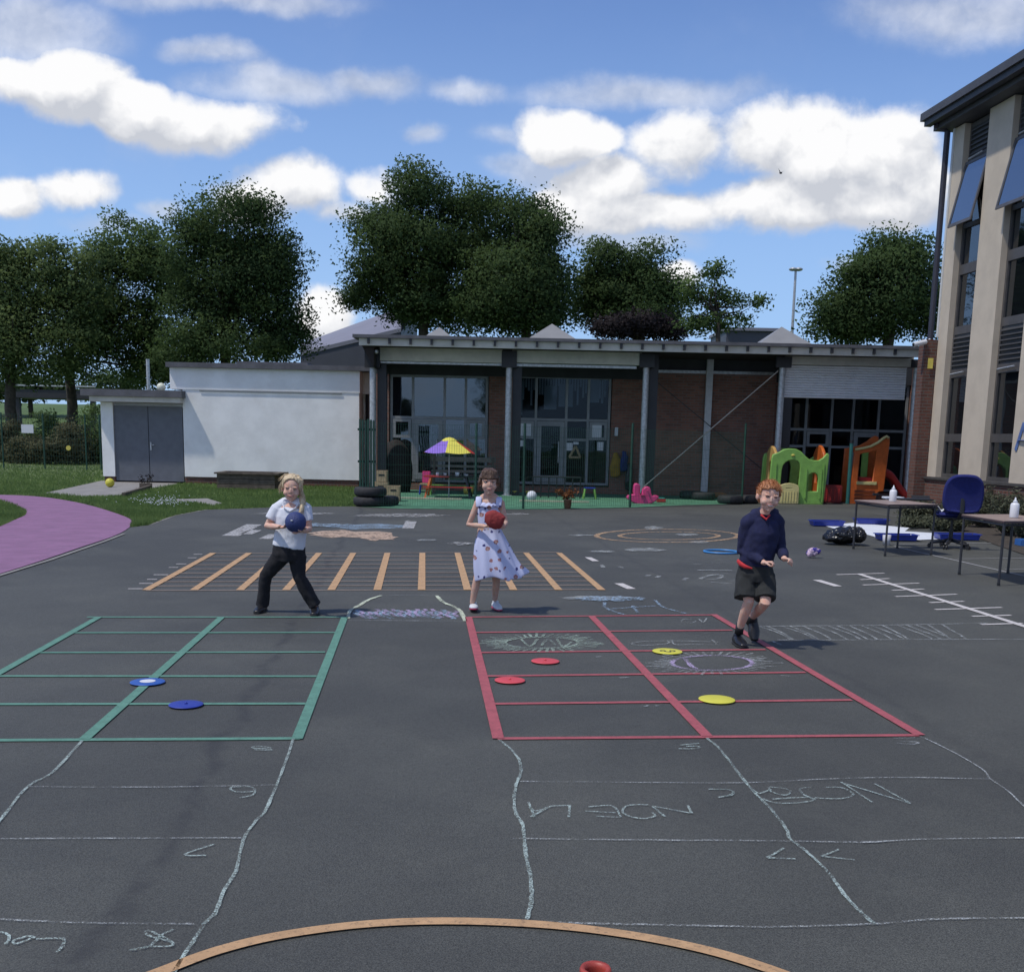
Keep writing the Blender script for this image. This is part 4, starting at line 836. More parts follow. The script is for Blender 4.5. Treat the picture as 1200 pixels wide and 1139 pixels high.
# shrubs at the foot of the tall building
sr = random.Random(21)
for i, (x, y, w_, h_, lb) in enumerate([(1078,603,26,14,'low grey green shrub nearest the red slide'),(1128,607,26,24,'grey green shrub just behind the blue office chair'),(1152,612,30,30,'feathery tall shrub to the right of the blue chair back'),(1182,622,28,34,'large shrub at the right edge above the white bottle'),(1110,616,24,12,'low dark shrub under the blue chair seat'),(1210,632,30,36,'shrub cut off by the right edge'),(1080,612,30,8,'flat ground hugging shrub behind the first table')]):
    g = G(x, y+6); root = thing('shrub', lb, 'shrub', g, 'shrubs at the foot of the tall building'); k = g.y/F; pts = []
    mb = MB()
    for _ in range(170):
        a = sr.uniform(0,6.28); rr = sr.random()**.6; tip = g+V((math.cos(a)*w_*k*rr, math.sin(a)*w_*k*rr*.6, h_*k*sr.uniform(.8,1.9)*(1-.4*rr))); b = g+(tip-g)*.2; b.z = 0
        mb.tube([b, (b+tip)/2+V((sr.gauss(0,.02),0,.03)), tip], [.006,.005,.002], 4)
        for j in range(26): f = sr.uniform(.3,1); pts.append(b.lerp(tip, f)+V((sr.gauss(0,.04),sr.gauss(0,.04),sr.gauss(0,.03))))
    mb.build('stem', M_bark, root); leaves('foliage', pts, .085, L_lav, root, rs=i, wide=.3)
# planting bed
bedl = cr(gp([(1052,597),(1066,604),(1090,617),(1130,625),(1165,638),(1215,655)]), 3); bp = [(p.x,p.y) for p in bedl]+[(bedl[-1].x+3, bedl[-1].y-1),(bedl[-1].x+3.4, 24),(C0.x+.5, C0.y-.1),(C0.x-.6, C0.y)]
sheet('planting_bed', bp, .006, mat('bed_soil', (.05,.04,.03), .95, .3, 8, .5))
# ---------------------------------------------------------------- nursery yard fence
rt = thing('mesh_fence', 'dark green wire mesh fence round the nursery yard in front of the glazing', 'fence', G(613,597))
posts = [(557,596),(613,596.5),(738,594.5),(869,590.5)]
for px, py in posts:
    g = G(px, py); mb = MB(); h = P(px, 496, g.y).z; mb.tube([(g.x,g.y,0),(g.x,g.y,h)], .028, 8); mb.build('post', M_greenf, rt)
fp = [G(441,594)]+[G(*p) for p in posts]; hh = P(613,497,G(613,596.5).y).z
M_wire = mat('green_wire', (.015,.075,.045), .5, .1, 6)
for a, b in zip(fp[:-1], fp[1:]): meshpanel(a+V((0,-.03,0)), b+V((0,-.03,0)), .04, hh-.05, .052, .2, .0042).build('mesh_panel', M_wire, rt)
# solid green gate panel seen edge-on
a, b = P(420.5,560,24.4), P(441,560,24.6); rt = thing('palisade_panel', 'tall dark green steel palisade panel beside the white block', 'fence', V((a.x,24.4,0)))
h = Z(430,491,24.4)
for i in range(6): f = i/6; x = a.x+(b.x-a.x)*f; mb = MB(); mb.box((x+.004, 24.4-.02*(i%2), .06), (x+(b.x-a.x)/6-.012, 24.44, h-.015*(i%3)), .006); mb.build('pale', M_greenf, rt)
mb = MB()
for z in (h-.25, h*.5, .3): mb.box((a.x-.03, 24.445, z), (b.x, 24.49, z+.05))
mb.build('rail', M_greenf, rt)
# ---------------------------------------------------------------- yard objects
def GZ(px, py): g = G(px, py); g.z = .006; return g
def obj_box(mb, px, py, w, d, h, z=0, bev=.01): g = GZ(px, py); mb.box((g.x-w/2, g.y, g.z+z), (g.x+w/2, g.y+d, g.z+z+h), bev); return g
def tyre(c, r, t, label, group, M=None):
    rt_ = thing('tyre', label, 'tyre', c, group); mb = MB(); n = 28; m_ = 14; vs = []; fs = []
    for i in range(n):
        A_ = 2*math.pi*i/n
        for j in range(m_):
            B_ = 2*math.pi*j/m_; cb, sb = math.cos(B_), math.sin(B_); rr = (r-t*.62)+t*.62*(abs(cb)**.6)*(1 if cb > 0 else -1); zz = t*.5*(abs(sb)**.6)*(1 if sb > 0 else -1)+t*.5
            if cb > .5 and i % 2: rr -= .012
            vs.append(c+V((rr*math.cos(A_), rr*math.sin(A_), zz)))
    fs = [(i*m_+j, ((i+1)%n)*m_+j, ((i+1)%n)*m_+(j+1)%m_, i*m_+(j+1)%m_) for i in range(n) for j in range(m_)]
    mb.add(vs, fs); mb.build('tread', M_rubber, rt_, True)
    mb = MB(); mb.lathe(c+V((0,0,t*.5)), [(r*.42,-.03),(r*.45,0),(r*.42,.03)], 24); mb.build('bead', M_black, rt_); return rt_
for i, (px, py, z, lb) in enumerate([(431,594,0,'bottom tyre of the stack at the green palisade panel'),(432,594,.21,'top tyre of the stack at the green palisade panel'),(447,593,0,'lone tyre lying right of the stacked pair'),(812,585,0,'tyre lying flat against the brick wall, right of the pink rocker'),(826,586.5,0,'tyre lying just right of the one under the white upright'),(858,591,0,'left tyre of the pair near the playhouse'),(878,590.5,0,'tyre nearest the green playhouse')]):
    g = GZ(px, py); g.z = .008+z; g.y += .3; tyre(g, .36 if i < 3 else .33, .20, lb, 'old tyres in the nursery yard')
# cardboard / wooden boxes
def crate(px, py, w, h, z, lb, d=.35):
    g = GZ(px, py); rt_ = thing('wooden_box', lb, 'box', g+V((0,0,z)), 'pale wooden boxes by the dark playhouse'); t_ = .02
    mb = MB(); x0, x1, y0, y1, z0, z1 = g.x-w/2, g.x+w/2, g.y, g.y+d, g.z+z, g.z+z+h
    mb.box((x0,y0,z0),(x1,y0+t_,z1)); mb.box((x0,y1-t_,z0),(x1,y1,z1)); mb.box((x0,y0+t_+.001,z0),(x0+t_,y1-t_-.001,z1)); mb.box((x1-t_,y0+t_+.001,z0),(x1,y1-t_-.001,z1)); mb.box((x0+t_,y0+t_,z0),(x1-t_,y1-t_,z0+t_)); mb.build('carcass', M_tan, rt_)
    mb = MB(); mb.box((g.x-.07, y0-.006, z1-.12), (g.x+.07, y0-.001, z1-.08), .002); mb.build('handhold', M_black, rt_)
crate(446,586,.33,.30,.12,'middle pale box with a handhold, stacked under the smaller box'); crate(447,586,.24,.26,.43,'smaller pale box standing on top of the stack'); crate(461,588,.28,.36,0,'pale box on the turf right of the stack')
# dark hooded playhouse
g = GZ(468,578); Yd = g.y; rt = thing('wicker_hut', 'dark brown domed wicker hut under the canopy left of the parasol', 'playhouse', g); r = .44; mb = MB()
cx_ = X(453,560,Yd+.8)
prof = [(r*.9,0),(r*1.05,.4),(r*1.05,.75),(r*.95,1.0),(r*.78,1.22),(r*.5,1.38),(r*.25,1.46),(.02,1.49)]
mb.lathe((cx_+.25,Yd+.8,.008), [(a, b*.95) for a, b in prof], 30); o = mb.build('dome', mat('wicker', (.014,.009,.008), .85, .5, 14, .8, 40), rt, True)
mb = MB(); mb.tube([(cx_+.25+r*1.06*math.cos(a), Yd+.8+r*1.06*math.sin(a), .6) for a in [i*math.pi/12 for i in range(25)]], .014, 5, False); mb.build('hoop', M_rubber, rt)
# parasol
g = GZ(526,583); Yu = g.y; ap = P(526,512,Yu); rw = 31/F*Yu; zc = P(526,530,Yu).z
rt = thing('parasol', 'child size parasol with violet, yellow, white and red panels over the picnic table', 'parasol', g)
M_cloth = {k: mat('parasol_'+k, c, .8, .06, 6) for k, c in dict(violet=(.22,.13,.52), yellow=(.68,.62,.10), red=(.5,.04,.03), white=(.65,.6,.55), green=(.08,.4,.1), orange=(.6,.25,.06)).items()}
order = ['white','green','orange','violet','yellow','red']
for i in range(6):
    a0, a1 = R(i*60+25), R((i+1)*60+25); mb = MB(); n = 5; vs = []
    for j in range(n+1):
        f = j/n
        for q in range(5):
            a = a0+(a1-a0)*q/4; rr = rw*(.2+.8*f); sag = -.03*math.sin(math.pi*q/4)*f; edge = 1-.05*math.sin(math.pi*q/4)
            vs.append((g.x+math.cos(a)*rr*edge, Yu+math.sin(a)*rr*edge, ap.z-.07-(ap.z-.07-zc)*(f**1.1)+sag))
    fs = [(j*5+q, j*5+q+1, (j+1)*5+q+1, (j+1)*5+q) for j in range(n) for q in range(4)]
    mb.add(vs, fs); mb.build('panel', M_cloth[order[i]], rt, True)
mb = MB(); mb.lathe((g.x,Yu,ap.z-.14), [(rw*.33,0),(rw*.27,.06),(rw*.15,.11),(.01,.13)], 20); mb.build('cap', M_cloth['yellow'], rt, True)
mb = MB(); mb.tube([(g.x,Yu,.01),(g.x,Yu,ap.z-.02)], .018, 8); mb.build('pole', M_gal, rt)
mb = MB()
for i in range(6): a = R(i*60+25); mb.tube([(g.x,Yu,ap.z-.12),(g.x+math.cos(a)*rw*.95,Yu+math.sin(a)*rw*.95,zc+.005)], .006, 4)
mb.build('rib', M_gal, rt)
# picnic table
zt_ = .52; rt = thing('picnic_table', 'small picnic table with red and dark top under the parasol', 'table', g)
W_ = .62; yA = Yu-.35
mb = MB()
for j in range(5): mb.box((g.x-W_, yA+j*.14, zt_), (g.x+.02, yA+j*.14+.13, zt_+.025), .004)
mb.build('tabletop', M_red, rt); mb = MB()
for j in range(5): mb.box((g.x+.024, yA+j*.14, zt_), (g.x+W_, yA+j*.14+.13, zt_+.025), .004)
mb.build('tabletop', M_rubber, rt, label='dark half of the tabletop')
for s, m_ in ((-1, M_orange), (1, M_black)):
    for y_, sg in ((yA+.02,-1),(yA+.66,1)):
        mb = MB(); mb.obox((g.x+s*W_*.72-.03, y_+sg*.0, zt_-.003), (.05,0,0), (0,.05,0), (s*.12, sg*.22, -zt_+.012)); mb.build('leg', m_, rt)
for y_ in (yA-.26, yA+.86): mb = MB(); mb.box((g.x-W_, y_, .27), (g.x+W_, y_+.15, .295), .004); mb.build('bench_seat', M_red if y_ < Yu-.5 else M_lime, rt)
for i, (dx, r, h, m_, lb) in enumerate([(-.28,.04,.09,M_paper,'white cup on the red half of the picnic table'),(-.08,.05,.08,M_gal,'grey pot beside the parasol pole'),(.22,.055,.10,M_paper,'pale pot on the dark half of the picnic table'),(.45,.05,.06,M_gal,'low grey dish at the right end of the picnic table')]):
    mb = MB(); mb.lathe((g.x+dx,Yu-.2,zt_+.026), [(r*.75,0),(r,h),(r*.9,h),(r*.68,.01),(.001,.01)], 16); tag(mb.build('pot', m_, None, True), lb, 'pot', 'pots on the picnic table')
# wooden bench behind
g2 = GZ(542,579); rt = thing('bench', 'grey wooden bench with slatted back behind the picnic table', 'bench', g2); Yb = g2.y; w_ = .88
for z in (.86,.70,.56): mb = MB(); mb.box((g2.x-w_,Yb+.38,z),(g2.x+w_,Yb+.41,z+(.13 if z > .8 else .07)),.005); mb.build('back_slat', mat('grey_wood', (.15,.13,.11), .8, .2, 10), rt)
mb = MB(); 
for j in range(3): mb.box((g2.x-w_,Yb+.02+j*.12,.42),(g2.x+w_,Yb+.12+j*.12,.45),.004)
mb.build('seat', M_wood, rt)
for s in (-1,1):
    for y_ in (Yb+.02, Yb+.35): mb = MB(); mb.box((g2.x+s*(w_-.08)-.03,y_,.008),(g2.x+s*(w_-.08)+.03,y_+.028,.42 if y_ < Yb+.1 else .98)); mb.build('leg', M_wood, rt)
# toy chair, small things
g = GZ(498,580); rt = thing('toy_chair', 'small toy chair with pink back left of the picnic table', 'chair', g); q = g
mb = MB(); mb.box((q.x-.10,q.y+.24,.30),(q.x+.13,q.y+.28,.62),.02); mb.build('backrest', M_pink, rt); mb = MB(); mb.box((q.x-.15,q.y,.26),(q.x+.15,q.y+.27,.30),.01); mb.build('seat', M_tan, rt)
for s in (-1,1):
    for y_ in (.02,.22): mb = MB(); mb.tube([(q.x+s*.12,q.y+y_,.27),(q.x+s*.15,q.y+y_,.008)], .018, 8); mb.build('leg', M_blue if s < 0 else M_lime, rt)
g = GZ(549,579); mb = MB(); mb.lathe(g, [(.13,0),(.16,.22),(.15,.22),(.12,.02),(.001,.02)], 20); tag(mb.build('bucket', M_yel, None, True), 'yellow bucket at the right foot of the picnic table', 'bucket')
for i, (px, py, l, dy, lb) in enumerate([(482,585,1.6,.02,'pale plank lying on the turf left of the picnic table'),(517,586,1.0,.12,'short pale plank under the picnic table'),(650,589,1.7,.10,'long pale plank lying in front of the black railing')]):
    g = GZ(px, py); mb = MB(); mb.obox((g.x-l/2,g.y,.008), (l,dy,0), (-.01,.1,0), (0,0,.035)); tag(mb.build('plank', mat('pale_plank', (.42,.42,.30), .8, .15, 8)), lb, 'plank', 'planks lying on the turf')
# second bay
def tub(px, py, r, h, m_, lb, nm='tub', z=0, cat=None):
    g = GZ(px, py); mb = MB(); mb.lathe(g+V((0,0,z)), [(r*.8,0),(r,h),(r*1.06,h),(r*1.06,h-.02),(r*.95,h-.02),(r*.78,.02),(.001,.02)], 24); return tag(mb.build(nm, m_, None, True), lb, cat or nm)
tub(671,573,.24,.42,M_red,'red plastic tub below the triangle in the second bay'); tub(602,573,.22,.34,M_red,'red tub at the post left of the second bay')
tub(621,581,.12,.12,M_yel,'small yellow tub left of the black railing'); tub(603,580.5,.12,.12,M_yel,'small yellow tub by the second canopy post')
g = GZ(665,597); tub(665,596,.09,.20,mat('terracotta', (.22,.12,.08), .8, .15, 10),'grey brown flower pot at the foot of the fence','flower_pot')
rt = thing('potted_plant', 'reddish plant growing in the pot at the fence', 'plant', GZ(665,596)+V((0,0,.2))); pts = []
mb = MB()
for _ in range(22):
    e = rt.location+V((rnd.uniform(-.22,.22), rnd.uniform(-.15,.15), rnd.uniform(.05,.2))); mb.tube([rt.location, e], [.006,.003], 4); pts += [e+V((rnd.gauss(0,.035),rnd.gauss(0,.035),rnd.gauss(0,.03))) for _ in range(12)]
mb.build('stem', M_bark, rt); leaves('foliage', pts, .06, leafmat('leaf_rust', (.09,.035,.015), (.2,.08,.03), .2, 5), rt)
p = GZ(623,587.5); ball('ball', 'white ball on the turf left of the black railing', (p.x,p.y,.135), .125, M_paper)
# green toy: rounded hood with base
g = GZ(635,573); rt = thing('green_ride_toy', 'bright green rounded ride-on toy in front of the nursery door', 'toy', g)
mb = MB(); mb.tube([(g.x,g.y+.15,.38),(g.x,g.y+.15,.55),(g.x-.02,g.y+.15,.72)], [(.30,.2),(.27,.18),(.14,.12)], 16, round_=True); mb.build('body', mat('bright_green', (.06,.55,.10), .4, .1, 6), rt, True)
mb = MB(); mb.box((g.x-.28,g.y,.1),(g.x+.28,g.y+.3,.32),.04); mb.build('base', M_black, rt)
for s in (-1,1): mb = MB(); mb.tube([(g.x+s*.2,g.y-.03,.1),(g.x+s*.2,g.y+.01,.1)], .09, 14); mb.build('wheel', M_black, rt)
# black railing
g = GZ(652,584); rt = thing('railing', 'low black metal railing in front of the nursery door', 'railing', g); w_ = .62
mb = MB(); mb.tube([(g.x-w_,g.y,.55),(g.x+w_,g.y,.55)], .02, 8); mb.tube([(g.x-w_,g.y,.06),(g.x+w_,g.y,.06)], .012, 8); mb.build('rail', M_black, rt)
for i in range(7): x = g.x-w_+i*w_/3; mb = MB(); mb.tube([(x,g.y,.008),(x,g.y,.56)], .014, 6); mb.build('bar', M_black, rt)
# toy table with cone on it
tub(659,573,.12,.26,M_yel,'yellow cone shaped toy behind the railing','toy_cone')
g = GZ(691,585); rt = thing('step_stool', 'small lime and blue frame stool right of the railing', 'stool', g)
for s in (-1,1):
    mb = MB(); mb.tube([(g.x+s*.12,g.y,.27),(g.x+s*.16,g.y,.008)], .025, 8); mb.build('leg', M_lime, rt)
    mb = MB(); mb.tube([(g.x+s*.12,g.y+.22,.27),(g.x+s*.16,g.y+.24,.008)], .025, 8); mb.build('leg', M_lime, rt)
mb = MB(); mb.box((g.x-.15,g.y-.02,.27),(g.x+.15,g.y+.25,.30),.01); mb.build('seat', M_blue, rt)
g = GZ(710,577); rt = thing('low_bench', 'low tan wooden bench with an orange end at the brick reveal', 'bench', g)
mb = MB(); mb.box((g.x-.36,g.y,.2),(g.x+.38,g.y+.3,.30),.01); mb.build('seat', M_tan, rt); mb = MB(); mb.box((g.x-.45,g.y,.008),(g.x-.365,g.y+.3,.36),.02); mb.build('end_panel', M_orange, rt); mb = MB(); mb.box((g.x+.3,g.y,.008),(g.x+.38,g.y+.3,.198)); mb.build('leg', M_tan, rt)
# coats on the brick reveal
def cloth(name, lb, px, y0, y1, w, m_, Y=YW-.08):
    a_ = P(px,y0,Y); b_ = P(px,y1,Y); mb = MB(); mb.tube([(a_.x,Y-.06,a_.z),(a_.x+.02,Y-.09,a_.z*.7+b_.z*.3),(a_.x-.01,Y-.1,a_.z*.3+b_.z*.7),(b_.x,Y-.08,b_.z)], [(w*.3,.05),(w*.5,.07),(w*.55,.08),(w*.6,.07)], 16, round_=True)
    me = blob(mb, .02, 2, rough=.02, rs=7); o = link(name, me, m_, None, True); return tag(o, lb, 'coat')
cloth('coat', 'mustard coat hanging on the brick reveal of the second bay', 721,532,556,.26, mat('mustard', (.30,.19,.03), .9, .15, 6)); cloth('coat', 'dark blue coat hanging next to the mustard one', 731,530,550,.2, mat('navy', (.02,.03,.14), .9, .15, 6)); cloth('coat', 'black bag like coat hanging lowest by the canopy column', 737,545,572,.2, M_black)
mb = MB(); pb(mb,720.5,501,724.5,511,YW-.12,.06,.01); tag(mb.build('wall_box', M_paper), 'small white box on the brick reveal above the coats', 'box')
g = GZ(730,574); mb = MB(); mb.ell((g.x,g.y+.1,.16),(.12,.12,.15),14); tag(mb.build('bag', mat('violet_bag', (.14,.10,.25), .7, .3, 12, .6, 20), None, True), 'small violet bag on the turf beside the canopy column', 'bag')
# pink rocker
g = GZ(753,590.5); rt = thing('rocker', 'pink plastic see-saw rocker at the foot of the canopy post', 'rocker', g)
k = g.y/F; o1 = [(-17,7),(-14,4),(-6,.6),(0,.2),(7,.6),(13,3),(17.5,7),(16,8.5),(11,8),(9,11),(7.5,17),(4.5,18.5),(1,15.5),(-.5,10),(-4,8.5),(-4.5,19),(-6,21.5),(-9,21),(-9.5,14),(-9,9.5),(-13,8.8)]
me = plate([[(x*k,y*k) for x, y in cr([(a,b,0) for a, b in o1], 3, True) for x, y in [(x, y)]]] if False else [[(p.x*k,p.y*k) for p in cr([(a,b,0) for a, b in o1], 3, True)]], .22, .03)
me.transform(Matrix.Translation(g+V((0,.15,0)))); link('body', me, M_pink, rt, True)
mb = MB(); mb.box((g.x-.06,g.y-.03,.19),(g.x+.05,g.y+.33,.24),.02); mb.build('seat', M_pink, rt); mb = MB(); mb.tube([(g.x+.11,g.y-.03,.33),(g.x+.11,g.y+.33,.33)], .018, 8); mb.build('handle', M_pink, rt)
g = GZ(775,589); mb = MB(); mb.box((g.x-.11,g.y,.01),(g.x+.11,g.y+.2,.09),.01); o = mb.build('tray', M_red); tag(o, 'small red tray on the turf right of the pink rocker', 'tray'); mb = MB(); mb.box((g.x-.09,g.y+.02,.092),(g.x+.09,g.y+.18,.12),.01); q_ = mb.build('lid', mat('teal', (.05,.35,.28), .5, .1, 5), o)
g = GZ(838,585); mb = MB(); mb.tube([g+V((-.25,.1,.06)), g+V((0,.1,.10)), g+V((.2,.1,.12)), g+V((.32,.05,.09))], [.04,.08,.07,.04], 12, round_=True)
for s in (-.12,.12): mb.tube([g+V((s,.0,.05)), g+V((s-.03,-.08,.03))], .025, 8, round_=True)
tag(link('toy_animal', blob(mb, .012, 2), mat('brown_toy', (.25,.11,.04), .7, .2, 9), None, True), 'orange brown toy animal lying between the tyres at the brick wall', 'toy')
# ---------------------------------------------------------------- plastic playhouse and slide
def prof(pts, k=1): return cr([(a,b,0) for a, b in pts], k)
ph = GZ(934,590.5); Yh = ph.y; kk = Yh/F/5.177; c7 = lambda pts: [((x-232)*kk, (1092-y)*kk) for x, y in pts]
rt = thing('playhouse', 'lime green plastic playhouse with arched doorway and small arched window', 'playhouse', ph)
outer = c7([(60,1092),(64,960),(68,830),(74,806),(92,800),(112,790),(135,776),(165,770),(205,772),(235,786),(262,812),(285,830),(320,838),(350,836),(375,820),(395,795),(403,800),(400,900),(392,1000),(386,1092),(236,1092),(240,960),(243,880),(236,850),(220,834),(195,828),(165,833),(145,845),(130,865),(124,900),(118,1092)])
wn = c7([(284,1022),(284,940),(292,915),(310,903),(330,903),(347,915),(355,940),(355,1022)])
for y_, m_ in ((0, M_lime), (1.0, M_lime)):
    me = plate([outer, wn], .09, .02); me.transform(Matrix.Translation(ph+V((0,.05+y_,.004)))); link('wall_panel', me, m_, rt, True)
for (x0,x1,y0,y1) in ((272,282,880,1060),(360,372,880,1060),(88,96,850,1080),(376,384,850,1080)):
    mb = MB(); a_, b_ = c7([(x0,y1),(x1,y0)]); mb.box((ph.x+a_[0],Yh-.022,a_[1]),(ph.x+b_[0],Yh+.006,b_[1]),.008); mb.build('moulded_rib', M_lime, rt)
mb = MB(); a_ = c7([(190,803)])[0]; mb.ell((ph.x+a_[0],Yh-.0,a_[1]), (.05,.02,.03), 12); mb.build('badge', M_yel, rt, True)
gate = c7([(118,1090),(118,1000),(125,985),(150,976),(175,973),(200,976),(225,985),(232,1000),(232,1090)]); slot = c7([(152,1006),(152,998),(196,998),(196,1006)])
me = plate([gate, slot], .05, .012); me.transform(Matrix.Translation(ph+V((0,-.06,.006)))); o = link('gate', me, M_cy, rt, True)
mb = MB()
for i in range(6): a_, b_ = c7([(132+i*17,1078),(138+i*17,1016)]); mb.box((ph.x+a_[0],Yh-.10,a_[1]),(ph.x+b_[0],Yh-.08,b_[1]),.004)
mb.build('moulded_slat', M_cy, o)
def sidewall(x, m_, hump):
    w_ = .95; o_ = [(0,0),(0,1.35)]+[(w_*t/8, 1.35+hump*math.sin(math.pi*t/8)) for t in range(1,8)]+[(w_,1.35),(w_,0)]; hole = [(.25,.55),(.25,1.0),(.33,1.12),(.48,1.17),(.62,1.12),(.70,1.0),(.70,.55)]
    sc_ = (1092-800)*kk/1.35; me = plate([[(a,b*sc_) for a, b in o_],[(a,b*sc_) for a, b in hole]], .08, .018); me.transform(Matrix.Rotation(R(90),4,'Z')); me.transform(Matrix.Translation(V((x,Yh+.1,.006)))); link('side_panel', me, m_, rt, True)
sidewall(ph.x+(95-232)*kk, mat('tan_plastic', (.50,.30,.10), .45, .1, 6), .2); sidewall(ph.x+(385-232)*kk, M_orange, .25)
# slide tower
c7b = lambda pts: [((x-640)*kk, (1092-y)*kk) for x, y in pts]; pt_ = GZ(1014,590.5); Ys = pt_.y
rt = thing('slide_tower', 'orange plastic climbing tower with a curved red slide', 'slide', pt_)
outer = c7b([(546,1092),(552,900),(556,762),(600,754),(645,742),(690,716),(720,690),(738,680),(756,686),(758,720),(752,850),(744,1010),(716,1014),(702,1030),(694,1092)]); win = c7b([(578,960),(582,790),(600,780),(640,774),(668,766),(690,762),(680,960)])
me = plate([outer, win], .10, .02); me.transform(Matrix.Translation(pt_+V((0,.05,0)))); link('side_wall', me, M_orange, rt, True)
me = plate([outer, win], .08, .018); me.transform(Matrix.Translation(pt_+V((0,.95,0)))); link('side_wall', me, M_orange, rt, True)
mb = MB(); cp = [pt_+V((a,-.012,b)) for a, b in c7b([(552,764),(600,755),(645,743),(690,718),(720,692),(738,680),(752,690)])]; mb.tube(cp, [(.05,.035)]*len(cp), 8, side=(0,1,0)); mb.build('top_rail', M_cy, rt, True)
mb = MB(); 
for y0 in (1008,1030,1052): a_, b_ = c7b([(566,y0+12),(690,y0)]); mb.box((pt_.x+a_[0],Ys-.02,a_[1]),(pt_.x+b_[0],Ys+.0,b_[1]),.004)
mb.build('grille', mat('dark_orange', (.2,.045,.015), .5, .1, 5), rt)
mb = MB(); a_, b_ = c7b([(575,975),(700,955)]); mb.box((pt_.x+a_[0],Ys-.03,a_[1]),(pt_.x+b_[0],Ys+.02,b_[1]),.01); mb.build('ledge', M_cy, rt)
mb = MB(); a_, b_ = c7b([(600,965),(690,930)]); mb.box((pt_.x+a_[0],Ys+.12,a_[1]),(pt_.x+b_[0],Ys+.9,b_[1]),.03); mb.build('platform', M_red, rt)
mb = MB(); a_, b_ = c7b([(650,935),(690,770)]); mb.box((pt_.x+a_[0],Ys+.7,a_[1]),(pt_.x+b_[0],Ys+.78,b_[1]),.02); mb.build('back_panel', M_lime, rt)
sp_ = [(730,905),(770,905),(810,925),(845,965),(880,1010),(915,1050)]; vs = []; fs = []; L_ = [V((a,0,b)) for a, b in c7b(sp_)]; L_ = cr(L_, 4)
prof_ = [(-.02,.10),(.03,.12),(.06,.02),(.10,-.02),(.42,-.02),(.46,.02),(.49,.12),(.54,.10),(.54,-.08),(-.02,-.08)]
for p in L_:
    for (a, b) in prof_: vs.append(pt_+V((p.x, .2+a, p.z+b)))
n_ = len(prof_); fs = [(i*n_+j, (i+1)*n_+j, (i+1)*n_+(j+1)%n_, i*n_+(j+1)%n_) for i in range(len(L_)-1) for j in range(n_)]+[tuple(range(n_)), tuple((len(L_)-1)*n_+j for j in range(n_))[::-1]]
mb = MB(); mb.add(vs, fs); mb.build('chute', M_red, rt, True)
g = GZ(977,590); mb = MB(); a_ = (515-395)*kk; mb.box((g.x-a_/2,g.y+.15,.008),(g.x+a_/2,g.y+.7,(1090-980)*kk),.03)
o = mb.build('step_block', mat('dark_red_plastic', (.22,.02,.02), .5, .1, 6)); tag(o, 'dark red plastic block between the playhouse and the orange tower', 'play block')
for i in range(4): x = g.x-a_/2+.1+i*(a_-.2)/3; mb = MB(); mb.box((x-.012,g.y+.135,.08),(x+.012,g.y+.152,(1090-1000)*kk)); mb.build('moulded_rib', M_red, o)
g = GZ(993,590.5); mb = MB(); mb.tube([(g.x,g.y,.008),(g.x,g.y,(1090-722)*kk)], .05, 10); o = mb.build('fence_post', mat('teal_post', (.02,.12,.11), .5, .1, 5)); tag(o, 'dark teal upright post between red block and orange tower', 'post'); mb = MB(); mb.tube([(g.x,g.y,(1090-721.9)*kk),(g.x,g.y,(1090-705)*kk)], .06, 10); mb.build('cap', M_black, o)
# ---------------------------------------------------------------- tables on the right
M_lam = mat('table_laminate', (.30,.22,.18), .45, .08, 2, wear=((.2,.16,.14), 6, .4)); M_leg = mat('table_steel', (.03,.03,.035), .45, .1, 8); M_edge = mat('table_edge', (.05,.03,.035), .6, .1, 8)
def table(lb, A_, B_, C_, D_, h):
    c = (A_+B_+C_+D_)/4; rt = thing('school_table', lb, 'table', V((c.x,c.y,0)), 'school tables on the right')
    ins = lambda p, k=.035: p+(c-p).normalized()*k
    for p in (A_, B_, C_, D_): q = V((p.x,p.y,0)); mb = MB(); mb.tube([q+V((0,0,.012)), q+V((0,0,h-.03))], .016, 10); mb.build('leg', M_leg, rt); mb = MB(); mb.tube([q, q+V((0,0,.03))], .019, 10); mb.build('foot', M_black, rt)
    o = [p+(p-c).normalized()*.035 for p in (A_, B_, D_, C_)]; mb = MB(); mb.prism([(p.x,p.y) for p in o], h-.006, h+.0); mb.build('tabletop', M_lam, rt)
    mb = MB(); mb.prism([(p.x,p.y) for p in [p+(p-c).normalized()*.002 for p in o]], h-.028, h-.0065); mb.build('edge', M_edge, rt)
    mb = MB(); ps = [A_, B_, D_, C_]
    for i in range(4): a, b = ps[i], ps[(i+1)%4]; mb.tube([V((a.x,a.y,h-.05)), V((b.x,b.y,h-.05))], .014, 6)
    mb.build('frame', M_leg, rt)
T1 = [G(1000,643), G(1037,651.5), G(1046,641), G(1091,650.5)]; T1[2] = T1[0]+(T1[3]-T1[1])*1.0
table('brown topped table further back holding a white bottle and a black folder', T1[0], T1[1], T1[2], T1[3], .735)
B = [G(1124,673), G(1170,686), G(1181,671.7)]; table('brown topped table nearest the camera, cut off by the right edge', B[0], B[1], B[2], B[1]+B[2]-B[0], .74)
